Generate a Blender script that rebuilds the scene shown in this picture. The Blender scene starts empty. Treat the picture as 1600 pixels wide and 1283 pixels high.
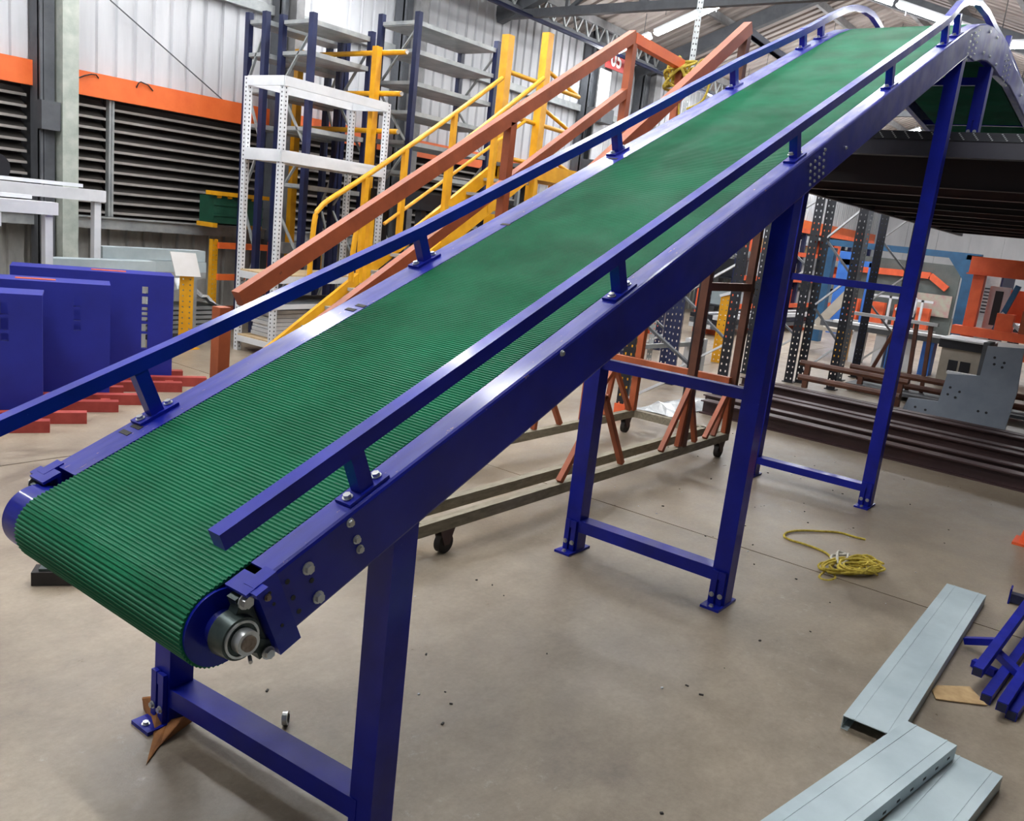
import bpy, math, random
import numpy as np
from mathutils import Vector, Matrix
random.seed(7)
sc = bpy.context.scene
COL = sc.collection
# ------------------------------------------------------------------ camera
F_PX = 1350.8716
CAM = np.array([0.0, -1.31417845, 1.60183207])
FW = np.array([0.78869164, 0.57720797, -0.21165173])
RT = np.array([0.60604963, -0.78779553, 0.10991841])
UP = np.array([0.10329251, 0.21496318, 0.97114442])
cd = bpy.data.cameras.new('camera')
cam = bpy.data.objects.new('camera', cd)
COL.objects.link(cam)
cam.matrix_world = Matrix(((RT[0], UP[0], -FW[0], CAM[0]), (RT[1], UP[1], -FW[1], CAM[1]),
                           (RT[2], UP[2], -FW[2], CAM[2]), (0, 0, 0, 1)))
cd.sensor_width = 36.0
cd.sensor_fit = 'HORIZONTAL'
cd.lens = F_PX / 1600 * 36
cd.clip_start = 0.05
sc.camera = cam
# ------------------------------------------------------------------ even pale fill, added; the hall's back stays open for it
world = bpy.data.worlds.new('world')
sc.world = world
world.use_nodes = True
bg = world.node_tree.nodes['Background']
bg.inputs[0].default_value = (0.93, 0.96, 1.0, 1)
bg.inputs[1].default_value = 0.30
sc.view_settings.view_transform = 'Standard'
sc.view_settings.look = 'None'
sc.view_settings.gamma = 1
sc.view_settings.use_curve_mapping = False
sc.view_settings.exposure = 0.12
LED_STRENGTH = 74.0

# ------------------------------------------------------------------ measuring the site: photo ray onto a real plane
def _ray(x, y): return FW + RT * (x - 800) / F_PX - UP * (y - 641.5) / F_PX
def onY(x, y, Y):
    d = _ray(x, y); return CAM + d * ((Y - CAM[1]) / d[1])
def onX(x, y, X):
    d = _ray(x, y); return CAM + d * ((X - CAM[0]) / d[0])
def onZ(x, y, Z=0.0):
    d = _ray(x, y); return CAM + d * ((Z - CAM[2]) / d[2])
def A(*v): return np.array(v, float)

# ------------------------------------------------------------------ materials
def lin(h):
    r = [int(h[i:i+2], 16) / 255 for i in (0, 2, 4)]
    return tuple((c / 12.92 if c <= .04045 else ((c + .055) / 1.055) ** 2.4) for c in r) + (1,)
MATS = {}
def mat(name, c1, c2=None, rough=.5, metal=0., scale=6., stretch=(1, 1, 1), bump=0., spec=.5,
        chips=None, chip_scale=30., chip_cut=.68, rough2=None, detail=5., coat=0., chip_top=False):
    m = bpy.data.materials.new(name); m.use_nodes = True
    nt = m.node_tree; N = nt.nodes; L = nt.links
    b = N['Principled BSDF']
    b.inputs['Roughness'].default_value = rough
    b.inputs['Metallic'].default_value = metal
    b.inputs['Specular IOR Level'].default_value = spec
    if coat:
        b.inputs['Coat Weight'].default_value = coat
        b.inputs['Coat Roughness'].default_value = .12
    tc = N.new('ShaderNodeTexCoord'); mp = N.new('ShaderNodeMapping')
    mp.inputs['Scale'].default_value = stretch
    L.new(tc.outputs['Object'], mp.inputs['Vector'])
    nz = N.new('ShaderNodeTexNoise'); nz.inputs['Scale'].default_value = scale
    nz.inputs['Detail'].default_value = detail; nz.inputs['Roughness'].default_value = .6
    L.new(mp.outputs[0], nz.inputs['Vector'])
    cr = N.new('ShaderNodeValToRGB')
    cr.color_ramp.elements[0].position = .32; cr.color_ramp.elements[1].position = .7
    cr.color_ramp.elements[0].color = lin(c1); cr.color_ramp.elements[1].color = lin(c2 or c1)
    L.new(nz.outputs['Fac'], cr.inputs[0])
    out = cr.outputs[0]
    if chips:
        n2 = N.new('ShaderNodeTexNoise'); n2.inputs['Scale'].default_value = chip_scale
        n2.inputs['Detail'].default_value = 6; n2.inputs['Roughness'].default_value = .7
        L.new(mp.outputs[0], n2.inputs['Vector'])
        r2 = N.new('ShaderNodeValToRGB')
        r2.color_ramp.elements[0].position = chip_cut; r2.color_ramp.elements[1].position = chip_cut + .03
        L.new(n2.outputs['Fac'], r2.inputs[0])
        mx = N.new('ShaderNodeMix'); mx.data_type = 'RGBA'
        fac = r2.outputs[0]
        if chip_top:      # paint is knocked off the handled top faces
            ge = N.new('ShaderNodeNewGeometry'); sx = N.new('ShaderNodeSeparateXYZ'); L.new(ge.outputs['Normal'], sx.inputs[0])
            gt = N.new('ShaderNodeMath'); gt.operation = 'GREATER_THAN'; gt.inputs[1].default_value = .3; L.new(sx.outputs['Z'], gt.inputs[0])
            ml = N.new('ShaderNodeMath'); ml.operation = 'MULTIPLY'; L.new(fac, ml.inputs[0]); L.new(gt.outputs[0], ml.inputs[1]); fac = ml.outputs[0]
        L.new(fac, mx.inputs[0]); L.new(out, mx.inputs[6]); mx.inputs[7].default_value = lin(chips)
        out = mx.outputs[2]
    L.new(out, b.inputs['Base Color'])
    if rough2 is not None:
        mr = N.new('ShaderNodeMapRange'); mr.inputs[1].default_value = .35; mr.inputs[2].default_value = .65
        mr.inputs[3].default_value = rough; mr.inputs[4].default_value = rough2
        n3 = N.new('ShaderNodeTexNoise'); n3.inputs['Scale'].default_value = scale * 1.7
        n3.inputs['Detail'].default_value = 6
        L.new(mp.outputs[0], n3.inputs['Vector'])
        L.new(n3.outputs['Fac'], mr.inputs[0]); L.new(mr.outputs[0], b.inputs['Roughness'])
    if bump:
        bp = N.new('ShaderNodeBump'); bp.inputs['Strength'].default_value = bump
        bp.inputs['Distance'].default_value = .01
        L.new(nz.outputs['Fac'], bp.inputs['Height']); L.new(bp.outputs[0], b.inputs['Normal'])
    MATS[name] = m
    return m
def emit(name, c, s):
    m = bpy.data.materials.new(name); m.use_nodes = True
    b = m.node_tree.nodes['Principled BSDF']
    b.inputs['Base Color'].default_value = lin(c)
    b.inputs['Emission Color'].default_value = lin(c); b.inputs['Emission Strength'].default_value = s
    MATS[name] = m
    return m
BLUE = mat('blue_gloss_paint', '02107c', '061b9e', rough=.42, rough2=.55, scale=5, chips='4556c4', chip_scale=60, chip_cut=.71, spec=.25, coat=.36)
BLUEC = mat('blue_chipped_paint', '02107c', '061b9e', rough=.42, rough2=.55, scale=5, chips='9b7c6a', chip_scale=26, chip_cut=.655, chip_top=True, spec=.4, stretch=(1, 3.5, 1), coat=.36)
NAVY = mat('navy_paint', '141b3c', '1e2850', rough=.45, scale=4)
PANELBLUE = mat('blue_panel_paint', '121c80', '1a2694', rough=.6, scale=2)
GREEN = mat('green_belt_rubber', '045838', '08704b', rough=.5, scale=3, spec=.22, rough2=.62)
YEL = mat('yellow_paint', 'cf9010', 'e6a81c', rough=.4, scale=6, chips='8a6a30', chip_scale=22, chip_cut=.7)
ORA = mat('orange_beam_paint', 'e0622a', 'ee7436', rough=.5, scale=4)
RUST = mat('orange_brown_primer', '8c4626', 'b05a34', rough=.5, scale=5, chips='6d3a26', chip_scale=18, chip_cut=.68)
BROWN = mat('brown_primer', '4d2c1f', '6b402d', rough=.55, scale=6)
DKBROWN = mat('dark_red_oxide', '352426', '4b3332', rough=.42, rough2=.65, scale=4, stretch=(1, .3, 1))
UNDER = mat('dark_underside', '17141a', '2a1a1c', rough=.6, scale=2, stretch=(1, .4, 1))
BLACK = mat('black_paint', '16181f', '20232c', rough=.45, scale=6)
STEEL = mat('bright_steel', 'b5b8ba', 'd0d2d2', rough=.3, metal=.8, scale=20)
DKSTEEL = mat('oily_cast_iron', '2e3a3a', '47524f', rough=.35, metal=.5, scale=25)
RUSTYSTEEL = mat('worn_shaft_steel', '6b5648', 'a39a90', rough=.35, metal=.8, scale=40)
GALV = mat('galvanised_sheet', 'a8b8be', 'c0ced2', rough=.42, metal=.35, scale=3, rough2=.6, detail=8)
GALVD = mat('galvanised_beam', '8f9496', 'b4b7b6', rough=.5, metal=.3, scale=5)
WHITE = mat('white_paint', 'c9ccd0', 'dadcdf', rough=.5, scale=5)
DOTS = mat('dark_hole', '35373c', '2a2b30', rough=.8)
CLAD = mat('white_cladding', 'bdbfc3', 'd1d2d5', rough=.6, scale=1.6, stretch=(3, 1, .35))
CLADD = mat('dirty_cladding', '8f8f8b', 'bfbfba', rough=.7, scale=2.2, stretch=(2, 1, .8))
CONCOL = mat('mottled_column_paint', '9aa39a', 'bcc1b8', rough=.7, scale=7)
DKCOL = mat('dark_grey_steel', '4b4e53', '5c5f64', rough=.6, scale=5)
SLATD = mat('louvre_blade_dark', '35322f', '46413d', rough=.7, scale=4)
SLATL = mat('louvre_lip_lit', '8f8a86', 'a39e98', rough=.6, scale=6)  # paler than the blade: the lit slat edge is put into the colour
ROOF = mat('roof_sheet', '8b817c', 'a79d97', rough=.75, scale=2.5, stretch=(1, .3, 1))
PURL = mat('purlin_grey', '6e6e70', '8c8b8b', rough=.6, scale=5)
DUST = mat('wood_dusty', 'a7906e', 'c4ab85', rough=.8, scale=9, stretch=(1, 5, 1))
TIMBER = mat('weathered_steel_rail', '77705f', '9a927e', rough=.7, scale=12, stretch=(1, 4, 4))
CARD = mat('cardboard', 'a98b62', 'c4a67a', rough=.9, scale=20, bump=.3)
CARDD = mat('old_cardboard', '7c5130', 'a06b3c', rough=.9, scale=16, bump=.3)
ROPE = mat('yellow_rope', 'a08a2c', 'd2bd4f', rough=.85, scale=60)
ROPEW = mat('white_rope', 'a9a59a', 'd8d4c8', rough=.85, scale=60)
CONE = mat('cone_orange', 'e4552a', 'f06b38', rough=.5, scale=5)
REDP = mat('red_pallet_paint', '8a2c26', 'a8463c', rough=.6, scale=7)
GREENB = mat('dark_green_box', '12402f', '1b523d', rough=.5, scale=4)
REDS = mat('red_sign', 'c23230', 'cf3f38', rough=.5, scale=4)
WHITES = mat('white_lettering', 'f2f2f0', 'ffffff', rough=.5, scale=4)
PLAST = mat('crumpled_plastic_film', 'b9c0c3', 'e2e6e8', rough=.15, scale=14, bump=.6, spec=.8)
TEAL = mat('steel_blue_paint', '1e4a6e', '2a6088', rough=.5, scale=4)
BRIGHTB = mat('bright_blue_paint', '2a62b4', '3a74c6', rough=.5, scale=4)
ORF = mat('orange_machine_paint', 'd2552e', 'e8683a', rough=.5, scale=4)
RUBBER = mat('black_rubber', '191615', '2a2623', rough=.7, scale=10)
SKIN = mat('skin', '8a5d48', '9b6b54', rough=.6)
DARKCL = mat('dark_cloth', '25262e', '34353f', rough=.9)
WHITECL = mat('white_cloth', 'd6d8de', 'eceef2', rough=.9)
GREYPL = mat('grey_primer_plate', '7e8896', '8d97a4', rough=.55, scale=4)
BEIGE = mat('beige_cabinet', 'a39c90', 'b8b1a4', rough=.6, scale=4)
MESHM = mat('dark_backdrop_paint', '4a514f', '5c6462', rough=.7, scale=3)
PINK = mat('faded_poster_board', 'b08a8a', 'a7b3a0', rough=.7, scale=7)

def floor_mat():
    m = bpy.data.materials.new('trowelled_concrete'); m.use_nodes = True
    nt = m.node_tree; N = nt.nodes; L = nt.links; b = N['Principled BSDF']
    tc = N.new('ShaderNodeTexCoord')
    def noise(s, d, r, sx=(1, 1, 1)):
        mp = N.new('ShaderNodeMapping'); mp.inputs['Scale'].default_value = sx
        L.new(tc.outputs['Object'], mp.inputs['Vector'])
        n = N.new('ShaderNodeTexNoise'); n.inputs['Scale'].default_value = s
        n.inputs['Detail'].default_value = d; n.inputs['Roughness'].default_value = r
        L.new(mp.outputs[0], n.inputs['Vector']); return n.outputs['Fac']
    big = noise(1.1, 6, .62); mid = noise(5.5, 8, .7, (1, 1.6, 1)); fine = noise(45, 6, .75)
    r1 = N.new('ShaderNodeValToRGB'); e = r1.color_ramp.elements
    e[0].position = .32; e[0].color = lin('65584a'); e[1].position = .68; e[1].color = lin('aea08c')
    L.new(big, r1.inputs[0])
    r2 = N.new('ShaderNodeValToRGB'); e = r2.color_ramp.elements
    e[0].position = .35; e[0].color = lin('786b5b'); e[1].position = .66; e[1].color = lin('a19482')
    L.new(mid, r2.inputs[0])
    mx = N.new('ShaderNodeMix'); mx.data_type = 'RGBA'; mx.inputs[0].default_value = .5
    L.new(r1.outputs[0], mx.inputs[6]); L.new(r2.outputs[0], mx.inputs[7])
    r3 = N.new('ShaderNodeValToRGB'); e = r3.color_ramp.elements
    e[0].position = .3; e[0].color = (.84, .84, .84, 1); e[1].position = .7; e[1].color = (1.06, 1.06, 1.06, 1)
    L.new(fine, r3.inputs[0])
    mu = N.new('ShaderNodeMix'); mu.data_type = 'RGBA'; mu.blend_type = 'MULTIPLY'; mu.inputs[0].default_value = 1
    L.new(mx.outputs[2], mu.inputs[6]); L.new(r3.outputs[0], mu.inputs[7])
    # pale scuffs, only where a broad mask is high
    sc_ = noise(17, 10, .85); msk = noise(.9, 3, .5)
    r4 = N.new('ShaderNodeValToRGB'); e = r4.color_ramp.elements
    e[0].position = .56; e[0].color = (0, 0, 0, 1); e[1].position = .66; e[1].color = (1, 1, 1, 1)
    L.new(sc_, r4.inputs[0])
    r5 = N.new('ShaderNodeValToRGB'); e = r5.color_ramp.elements
    e[0].position = .52; e[0].color = (0, 0, 0, 1); e[1].position = .64; e[1].color = (.6, .6, .6, 1)
    L.new(msk, r5.inputs[0])
    mm = N.new('ShaderNodeMix'); mm.data_type = 'RGBA'; mm.blend_type = 'MULTIPLY'; mm.inputs[0].default_value = 1
    L.new(r4.outputs[0], mm.inputs[6]); L.new(r5.outputs[0], mm.inputs[7])
    m5 = N.new('ShaderNodeMix'); m5.data_type = 'RGBA'
    L.new(mm.outputs[2], m5.inputs[0]); L.new(mu.outputs[2], m5.inputs[6]); m5.inputs[7].default_value = lin('b9b3a4')
    L.new(m5.outputs[2], b.inputs['Base Color'])
    mr = N.new('ShaderNodeMapRange'); mr.inputs[1].default_value = .3; mr.inputs[2].default_value = .7
    mr.inputs[3].default_value = .26; mr.inputs[4].default_value = .52
    L.new(mid, mr.inputs[0]); L.new(mr.outputs[0], b.inputs['Roughness'])
    bp = N.new('ShaderNodeBump'); bp.inputs['Strength'].default_value = .12; bp.inputs['Distance'].default_value = .01
    L.new(fine, bp.inputs['Height']); L.new(bp.outputs[0], b.inputs['Normal'])
    return m
FLOOR = floor_mat()
LED = emit('led_tube_light', 'fbfdff', LED_STRENGTH)

# ------------------------------------------------------------------ mesh helpers
ORG = {}
def nrm(v):
    v = np.asarray(v, float); return v / (np.linalg.norm(v) + 1e-12)
def tag(o, label=None, cat=None, group=None, kind=None):
    if label: o['label'] = label
    if cat: o['category'] = cat
    if group: o['group'] = group
    if kind: o['kind'] = kind
    return o
def thing(name, label, cat, loc=(0, 0, 0), group=None):
    o = bpy.data.objects.new(name, None); COL.objects.link(o)
    o.location = tuple(float(v) for v in loc); o.empty_display_size = .1
    ORG[o.name] = np.array(loc, float)
    return tag(o, label, cat, group)
def parented(o, parent, org):
    if parent is not None: o.parent = parent
    ORG[o.name] = org
def org_of(parent):
    return ORG[parent.name] if parent is not None else np.zeros(3)
class MB:
    def __init__(s): s.v = []; s.f = []; s.m = []; s.mi = 0
    def add(s, vs, fs):
        b = len(s.v); s.v += [tuple(map(float, q)) for q in vs]
        for f in fs: s.f.append(tuple(b + i for i in f)); s.m.append(s.mi)
        return s
    def box(s, c, size, ax=None):
        c = A(*c); a = np.eye(3) if ax is None else np.array(ax, float)
        h = [size[i] / 2 * a[i] for i in range(3)]
        vs = [c + sx * h[0] + sy * h[1] + sz * h[2] for sx in (-1, 1) for sy in (-1, 1) for sz in (-1, 1)]
        return s.add(vs, [(0, 1, 3, 2), (4, 6, 7, 5), (0, 4, 5, 1), (2, 3, 7, 6), (0, 2, 6, 4), (1, 5, 7, 3)])
    def b2(s, lo, hi):
        lo = A(*lo); hi = A(*hi); return s.box((lo + hi) / 2, hi - lo)
    def bar(s, p, q, w, h, up=(0, 0, 1)):
        p = A(*p); q = A(*q); a = nrm(q - p); u = np.array(up, float)
        if abs(a @ nrm(u)) > .999: u = A(0, 1, 0) if abs(a[1]) < .9 else A(1, 0, 0)
        side = nrm(np.cross(a, u)); u = np.cross(side, a)
        return s.box((p + q) / 2, (np.linalg.norm(q - p), w, h), (a, side, u))
    def chan(s, p, q, w, h, up=(0, 0, 1), t=.004, open_=-1):
        """a U channel of width w and depth h, open towards -up"""
        p = A(*p); q = A(*q); a = nrm(q - p); u = np.array(up, float)
        side = nrm(np.cross(a, u)); u = np.cross(side, a); L_ = np.linalg.norm(q - p); c = (p + q) / 2
        s.box(c + u * (h / 2 - t / 2), (L_, w, t), (a, side, u))
        for k in (-1, 1): s.box(c + side * k * (w / 2 - t / 2) - u * t / 2, (L_, t, h - t), (a, side, u))
        return s
    def sweep(s, pts, prof, closed=True, sidev=None, caps=True):
        """profile given as (side, up) pairs swept along pts"""
        pts = [A(*p) for p in pts]; n = len(pts); k = len(prof); vs = []
        for i, p in enumerate(pts):
            t = nrm(pts[min(i + 1, n - 1)] - pts[max(i - 1, 0)])
            if sidev is None:
                u0 = A(0, 0, 1) if abs(t[2]) < .95 else A(0, 1, 0)
                sd = nrm(np.cross(t, u0))
            else: sd = nrm(np.array(sidev, float))
            u = nrm(np.cross(sd, t))
            if sidev is None: pass
            for (a, b) in prof: vs.append(p + sd * a + u * b)
        fs = []
        for i in range(n - 1):
            for j in range(k if closed else k - 1):
                j2 = (j + 1) % k
                fs.append((i * k + j, i * k + j2, (i + 1) * k + j2, (i + 1) * k + j))
        if closed and caps:
            fs.append(tuple(range(k - 1, -1, -1))); fs.append(tuple((n - 1) * k + j for j in range(k)))
        return s.add(vs, fs)
    def tube(s, pts, r, seg=8, sidev=None):
        prof = [(r * math.cos(2 * math.pi * i / seg), r * math.sin(2 * math.pi * i / seg)) for i in range(seg)]
        return s.sweep(pts, prof, sidev=sidev)
    def cyl(s, c, axis, r, h, seg=16, r2=None):
        c = A(*c); a = nrm(axis); t = nrm(np.cross(a, A(0, 0, 1) if abs(a[2]) < .9 else A(1, 0, 0))); b = np.cross(a, t)
        r2 = r if r2 is None else r2
        vs = []
        for (rr, off) in ((r, -h / 2), (r2, h / 2)):
            for i in range(seg):
                an = 2 * math.pi * i / seg
                vs.append(c + a * off + t * rr * math.cos(an) + b * rr * math.sin(an))
        fs = [(i, (i + 1) % seg, seg + (i + 1) % seg, seg + i) for i in range(seg)]
        fs += [tuple(range(seg - 1, -1, -1)), tuple(range(seg, 2 * seg))]
        return s.add(vs, fs)
    def ring(s, c, axis, r, ri, h, seg=24):
        c = A(*c); a = nrm(axis); t = nrm(np.cross(a, A(0, 0, 1) if abs(a[2]) < .9 else A(1, 0, 0))); b = np.cross(a, t)
        vs = []
        for (rr, off) in ((r, -h / 2), (r, h / 2), (ri, h / 2), (ri, -h / 2)):
            for i in range(seg):
                an = 2 * math.pi * i / seg
                vs.append(c + a * off + t * rr * math.cos(an) + b * rr * math.sin(an))
        fs = []
        for q in range(4):
            q2 = (q + 1) % 4
            fs += [(q * seg + i, q * seg + (i + 1) % seg, q2 * seg + (i + 1) % seg, q2 * seg + i) for i in range(seg)]
        return s.add(vs, fs)
    def prism(s, poly, ext):
        poly = [A(*p) for p in poly]; ext = A(*ext); n = len(poly)
        return s.add(poly + [p + ext for p in poly],
                     [tuple(range(n - 1, -1, -1)), tuple(range(n, 2 * n))] + [(i, (i + 1) % n, n + (i + 1) % n, n + i) for i in range(n)])
    def quad(s, o, a, b):
        o = A(*o); a = A(*a); b = A(*b); return s.add([o, o + a, o + a + b, o + b], [(0, 1, 2, 3)])
    def holed(s, o, a, up, w, h, cols, hw, hh, pitch, start=.03):
        """plate from corner o, w along a, h along up, with real square holes in columns at cols (0..w)"""
        o = A(*o); a = nrm(a); up = nrm(up); n = int((h - start - hh) / pitch)
        x = 0.
        for c in cols:
            s.quad(o + a * x, a * (c - hw / 2 - x), up * h); z = 0.
            for i in range(n + 1):
                z1 = start + i * pitch
                s.quad(o + a * (c - hw / 2) + up * z, a * hw, up * (z1 - z)); z = z1 + hh
            s.quad(o + a * (c - hw / 2) + up * z, a * hw, up * (h - z)); x = c + hw / 2
        s.quad(o + a * x, a * (w - x), up * h)
        return s
    def mesh(s, name, mats, org=(0, 0, 0), smooth=False):
        me = bpy.data.meshes.new(name)
        v = np.array(s.v, float) - np.array(org, float)
        me.from_pydata([tuple(q) for q in v], [], s.f)
        for m in (mats if isinstance(mats, (list, tuple)) else [mats]): me.materials.append(m)
        if any(s.m): me.polygons.foreach_set('material_index', s.m)
        if smooth:
            me.polygons.foreach_set('use_smooth', [True] * len(me.polygons))
            try: me.set_sharp_from_angle(angle=math.radians(38))
            except Exception: pass
        me.update()
        return me
    def build(s, name, mats, parent=None, smooth=False, label=None, kind=None, fix=True):
        org = org_of(parent)
        me = s.mesh(name, mats, org, smooth)
        if fix:
            import bmesh
            bm = bmesh.new(); bm.from_mesh(me); bmesh.ops.recalc_face_normals(bm, faces=bm.faces); bm.to_mesh(me); bm.free()
        o = bpy.data.objects.new(name, me); COL.objects.link(o)
        parented(o, parent, org)
        tag(o, label, kind=kind)
        return o
    def solo(s, name, mats, label, cat, group=None, base=None, smooth=False, kind=None):
        """a thing that is one mesh, origin at its base"""
        v = np.array(s.v); b = A((v[:, 0].min() + v[:, 0].max()) / 2, (v[:, 1].min() + v[:, 1].max()) / 2, v[:, 2].min()) if base is None else A(*base)
        me = s.mesh(name, mats, b, smooth)
        import bmesh
        bm = bmesh.new(); bm.from_mesh(me); bmesh.ops.recalc_face_normals(bm, faces=bm.faces); bm.to_mesh(me); bm.free()
        o = bpy.data.objects.new(name, me); COL.objects.link(o); o.location = tuple(b)
        ORG[o.name] = b
        return tag(o, label, cat, group, kind)
def place(name, me, parent, pos, M=None):
    o = bpy.data.objects.new(name, me); COL.objects.link(o)
    rel = A(*pos) - org_of(parent)
    mm = Matrix.Translation(tuple(rel))
    if M is not None: mm = mm @ M.to_4x4()
    parented(o, parent, A(*pos))
    o.matrix_local = mm
    return o
def rot_to(axis, ref=(0, 0, 1)):
    a = nrm(axis); r = np.array(ref, float)
    if abs(a @ nrm(r)) > .98: r = A(1, 0, 0)
    x = nrm(np.cross(r, a)); y = np.cross(a, x)
    return Matrix(((x[0], y[0], a[0]), (x[1], y[1], a[1]), (x[2], y[2], a[2])))
_bolts = {}
def bolt(parent, pos, axis, r=.009, m=None):
    """hexagon head with washer"""
    m = m or STEEL; key = (round(r, 4), m.name)
    if key not in _bolts:
        b = MB(); b.cyl((0, 0, r * .12), (0, 0, 1), r * 1.35, r * .24, 12); b.cyl((0, 0, r * .6), (0, 0, 1), r, r * .8, 6)
        _bolts[key] = b.mesh('bolt', m)
    return place('bolt', _bolts[key], parent, pos, rot_to(axis))
def zz(n0, n1, k):  # zigzag fractions
    return [n0 + (n1 - n0) * i / k for i in range(k + 1)]
# ================================================================== SETTING
def sgroup(name):
    o = bpy.data.objects.new(name, None); COL.objects.link(o); o['kind'] = 'structure'; ORG[o.name] = np.zeros(3); return o
YW = 8.0
floor = sgroup('floor')
xs = [-4.5, 0.0, 4.45, 8.9, 13.4, 17.9, 26.0, 35.0]; ys = [-15.0, -8.6, -3.9, 3.55, 8.6]
for i in range(len(xs) - 1):
    for j in range(len(ys) - 1):
        b = MB(); g = .005
        b.b2((xs[i] + g, ys[j] + g, -.12), (xs[i + 1] - g, ys[j + 1] - g, 0))
        b.build('floor_slab', FLOOR, floor)
MB().b2((-4.5, -15, -.2), (35, 8.6, -.121)).build('joint_filler', DKSTEEL, floor)

# ---- left wall: cladding panels, orange girt, louvres, ledge
wall = sgroup('wall_left')
def clad_mesh(h, m):
    b = MB(); p = .21; prof = []
    for k in range(5):
        x = k * p; prof += [(x, 0), (x + .155, 0), (x + .167, .03), (x + .198, .03)]
    prof.append((1.05, 0))
    vs = []
    for (x, d) in prof: vs += [(x, d, 0), (x, d, h)]
    fs = [(2 * i, 2 * i + 2, 2 * i + 3, 2 * i + 1) for i in range(len(prof) - 1)]
    b.add(vs, fs)
    return b.mesh('cladding_panel', m)
up_m = clad_mesh(2.9, CLAD); mid_m = clad_mesh(1.55, CLAD); lo_m = clad_mesh(1.06, CLADD)
for k in range(36):
    x = -2.1 + k * 1.05
    place('cladding_panel', up_m, wall, (x, YW + .004 * (k % 2), 2.6))
    place('cladding_panel', lo_m, wall, (x, YW + .12 + .004 * (k % 2), 0.0))
    if x > 12.2: place('cladding_panel', mid_m, wall, (x, YW + .004 * (k % 2), 1.05))
MB().b2((-3, YW + .3, 0), (35, YW + .36, 5.4)).build('backing_sheet', DKCOL, wall)
# orange girt: a channel bolted along the wall
b = MB(); b.chan((-2, YW - .06, 2.50), (33.9, YW - .06, 2.50), .235, .07, up=(0, -1, 0), t=.006)
b.build('orange_girt', ORA, wall, label='bright orange channel girt')
b = MB(); b.chan((-2, YW - .06, 1.115), (9.1, YW - .06, 1.115), .13, .09, up=(0, -1, 0), t=.006)
b.b2((-2, YW - .14, 1.165), (9.1, YW + .02, 1.18))
b.build('ledge_girt', GALVD, wall, label='weathered grey ledge girt')
b = MB(); b.bar((5.2, YW - .05, 3.74), (34, YW - .05, 3.74), .1, .11)
b.build('grey_girt', GALVD, wall)
# louvres
def slat_mesh(w):
    b = MB()
    b.add([(0, .11, .075), (w, .11, .075), (w, .0, .0), (0, .0, .0), (0, .12, .078), (w, .12, .078), (w, .006, -.004), (0, .006, -.004)],
          [(0, 3, 2, 1), (4, 5, 6, 7), (0, 1, 5, 4), (0, 4, 7, 3), (1, 2, 6, 5)])
    b.mi = 1
    b.b2((0, -.008, -.012), (w, .004, .014))
    return b.mesh('louvre_slat', [SLATD, SLATL])
bays = [(-1.6, 1.25), (1.35, 3.30), (3.38, 4.12), (4.47, 4.92), (5.0, 6.9), (7.2, 8.9), (9.3, 12.1)]
for (x0, x1) in bays:
    me = slat_mesh(x1 - x0)
    for k in range(11): place('louvre_slat', me, wall, (x0, YW + .0, 1.22 + k * .107))
b = MB()
for (x0, x1) in bays: b.b2((x0 - .02, YW + .16, 1.17), (x1 + .02, YW + .18, 2.42))
b.build('louvre_backing', MATS['dark_underside'], wall)
for x in (1.3, 3.34, 4.96, 12.15):
    MB().b2((x - .028, YW - .05, 1.17), (x - .004, YW + .02, 2.40)).b2((x + .004, YW - .05, 1.17), (x + .028, YW + .02, 2.40)).build('louvre_mullion', MATS['weathered_mullion'] if 'weathered_mullion' in MATS else GALVD, wall)
# bare wall columns: a dark web between two flanges
def column(x, w, z1, pale):
    b = MB(); b.b2((x - w, YW - .22, 0), (x - .02, YW - .19, z1)); b.b2((x - w * .8, YW - .25, 0), (x - w * .72, YW - .02, z1))
    b.b2((x - w, YW - .25, 0), (x - w + .025, YW - .04, z1))
    b.mi = 1; b.b2((x, YW - .34, 0), (x + w * .92, YW - .04, z1))
    return b.build('wall_column', [DKCOL, pale], wall)
column(4.31, .17, 5.3, CONCOL)
for x, w in ((7.05, .13), (9.12, .18), (13.9, .26), (15.8, .26), (20.2, .26), (24.6, .26)): column(x, w, 5.3, PURL)
MB().b2((4.12, YW - .32, 1.98), (4.30, YW - .2, 2.25)).build('column_bracket', DKCOL, wall)
for z in (2.6, 3.5): MB().b2((13.55, YW - .62, z), (13.95, YW - .3, z + .25)).build('column_bracket', DKCOL, wall)
# bracing wire across the cladding, and a loop of cable over the girt
p0 = onY(172, 0, YW - .08); p1 = onY(366, 172, YW - .08)
MB().tube([p0, p1], .007, 6).build('bracing_wire', DKCOL, wall)
for (a, c, d) in (((122, 122), (143, 116), (154, 122)), ((213, 137), (220, 128), (239, 142))):
    MB().tube([onY(*a, YW - .1), onY((a[0]+c[0])/2, c[1]+2, YW - .12), onY(*c, YW - .12), onY((c[0]+d[0])/2+2, (c[1]+d[1])/2-2, YW - .12), onY(*d, YW - .1)], .007, 6).build('cable_loop', BLACK, wall)

# ---- far wall
wf = sgroup('wall_far')
for k in range(22):
    y = 7.9 - k * 1.05
    MB().b2((34.0, y - 1.04, 0), (34.05, y, 4.0)).build('wall_panel', CLAD, wf)
    MB().b2((34.0, y - 1.04, 4.0), (34.05, y, 4.75)).build('wall_panel', GALVD, wf)
    MB().b2((34.0, y - 1.04, 4.75), (34.05, y, 7.6)).build('wall_panel', PURL, wf)

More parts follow.
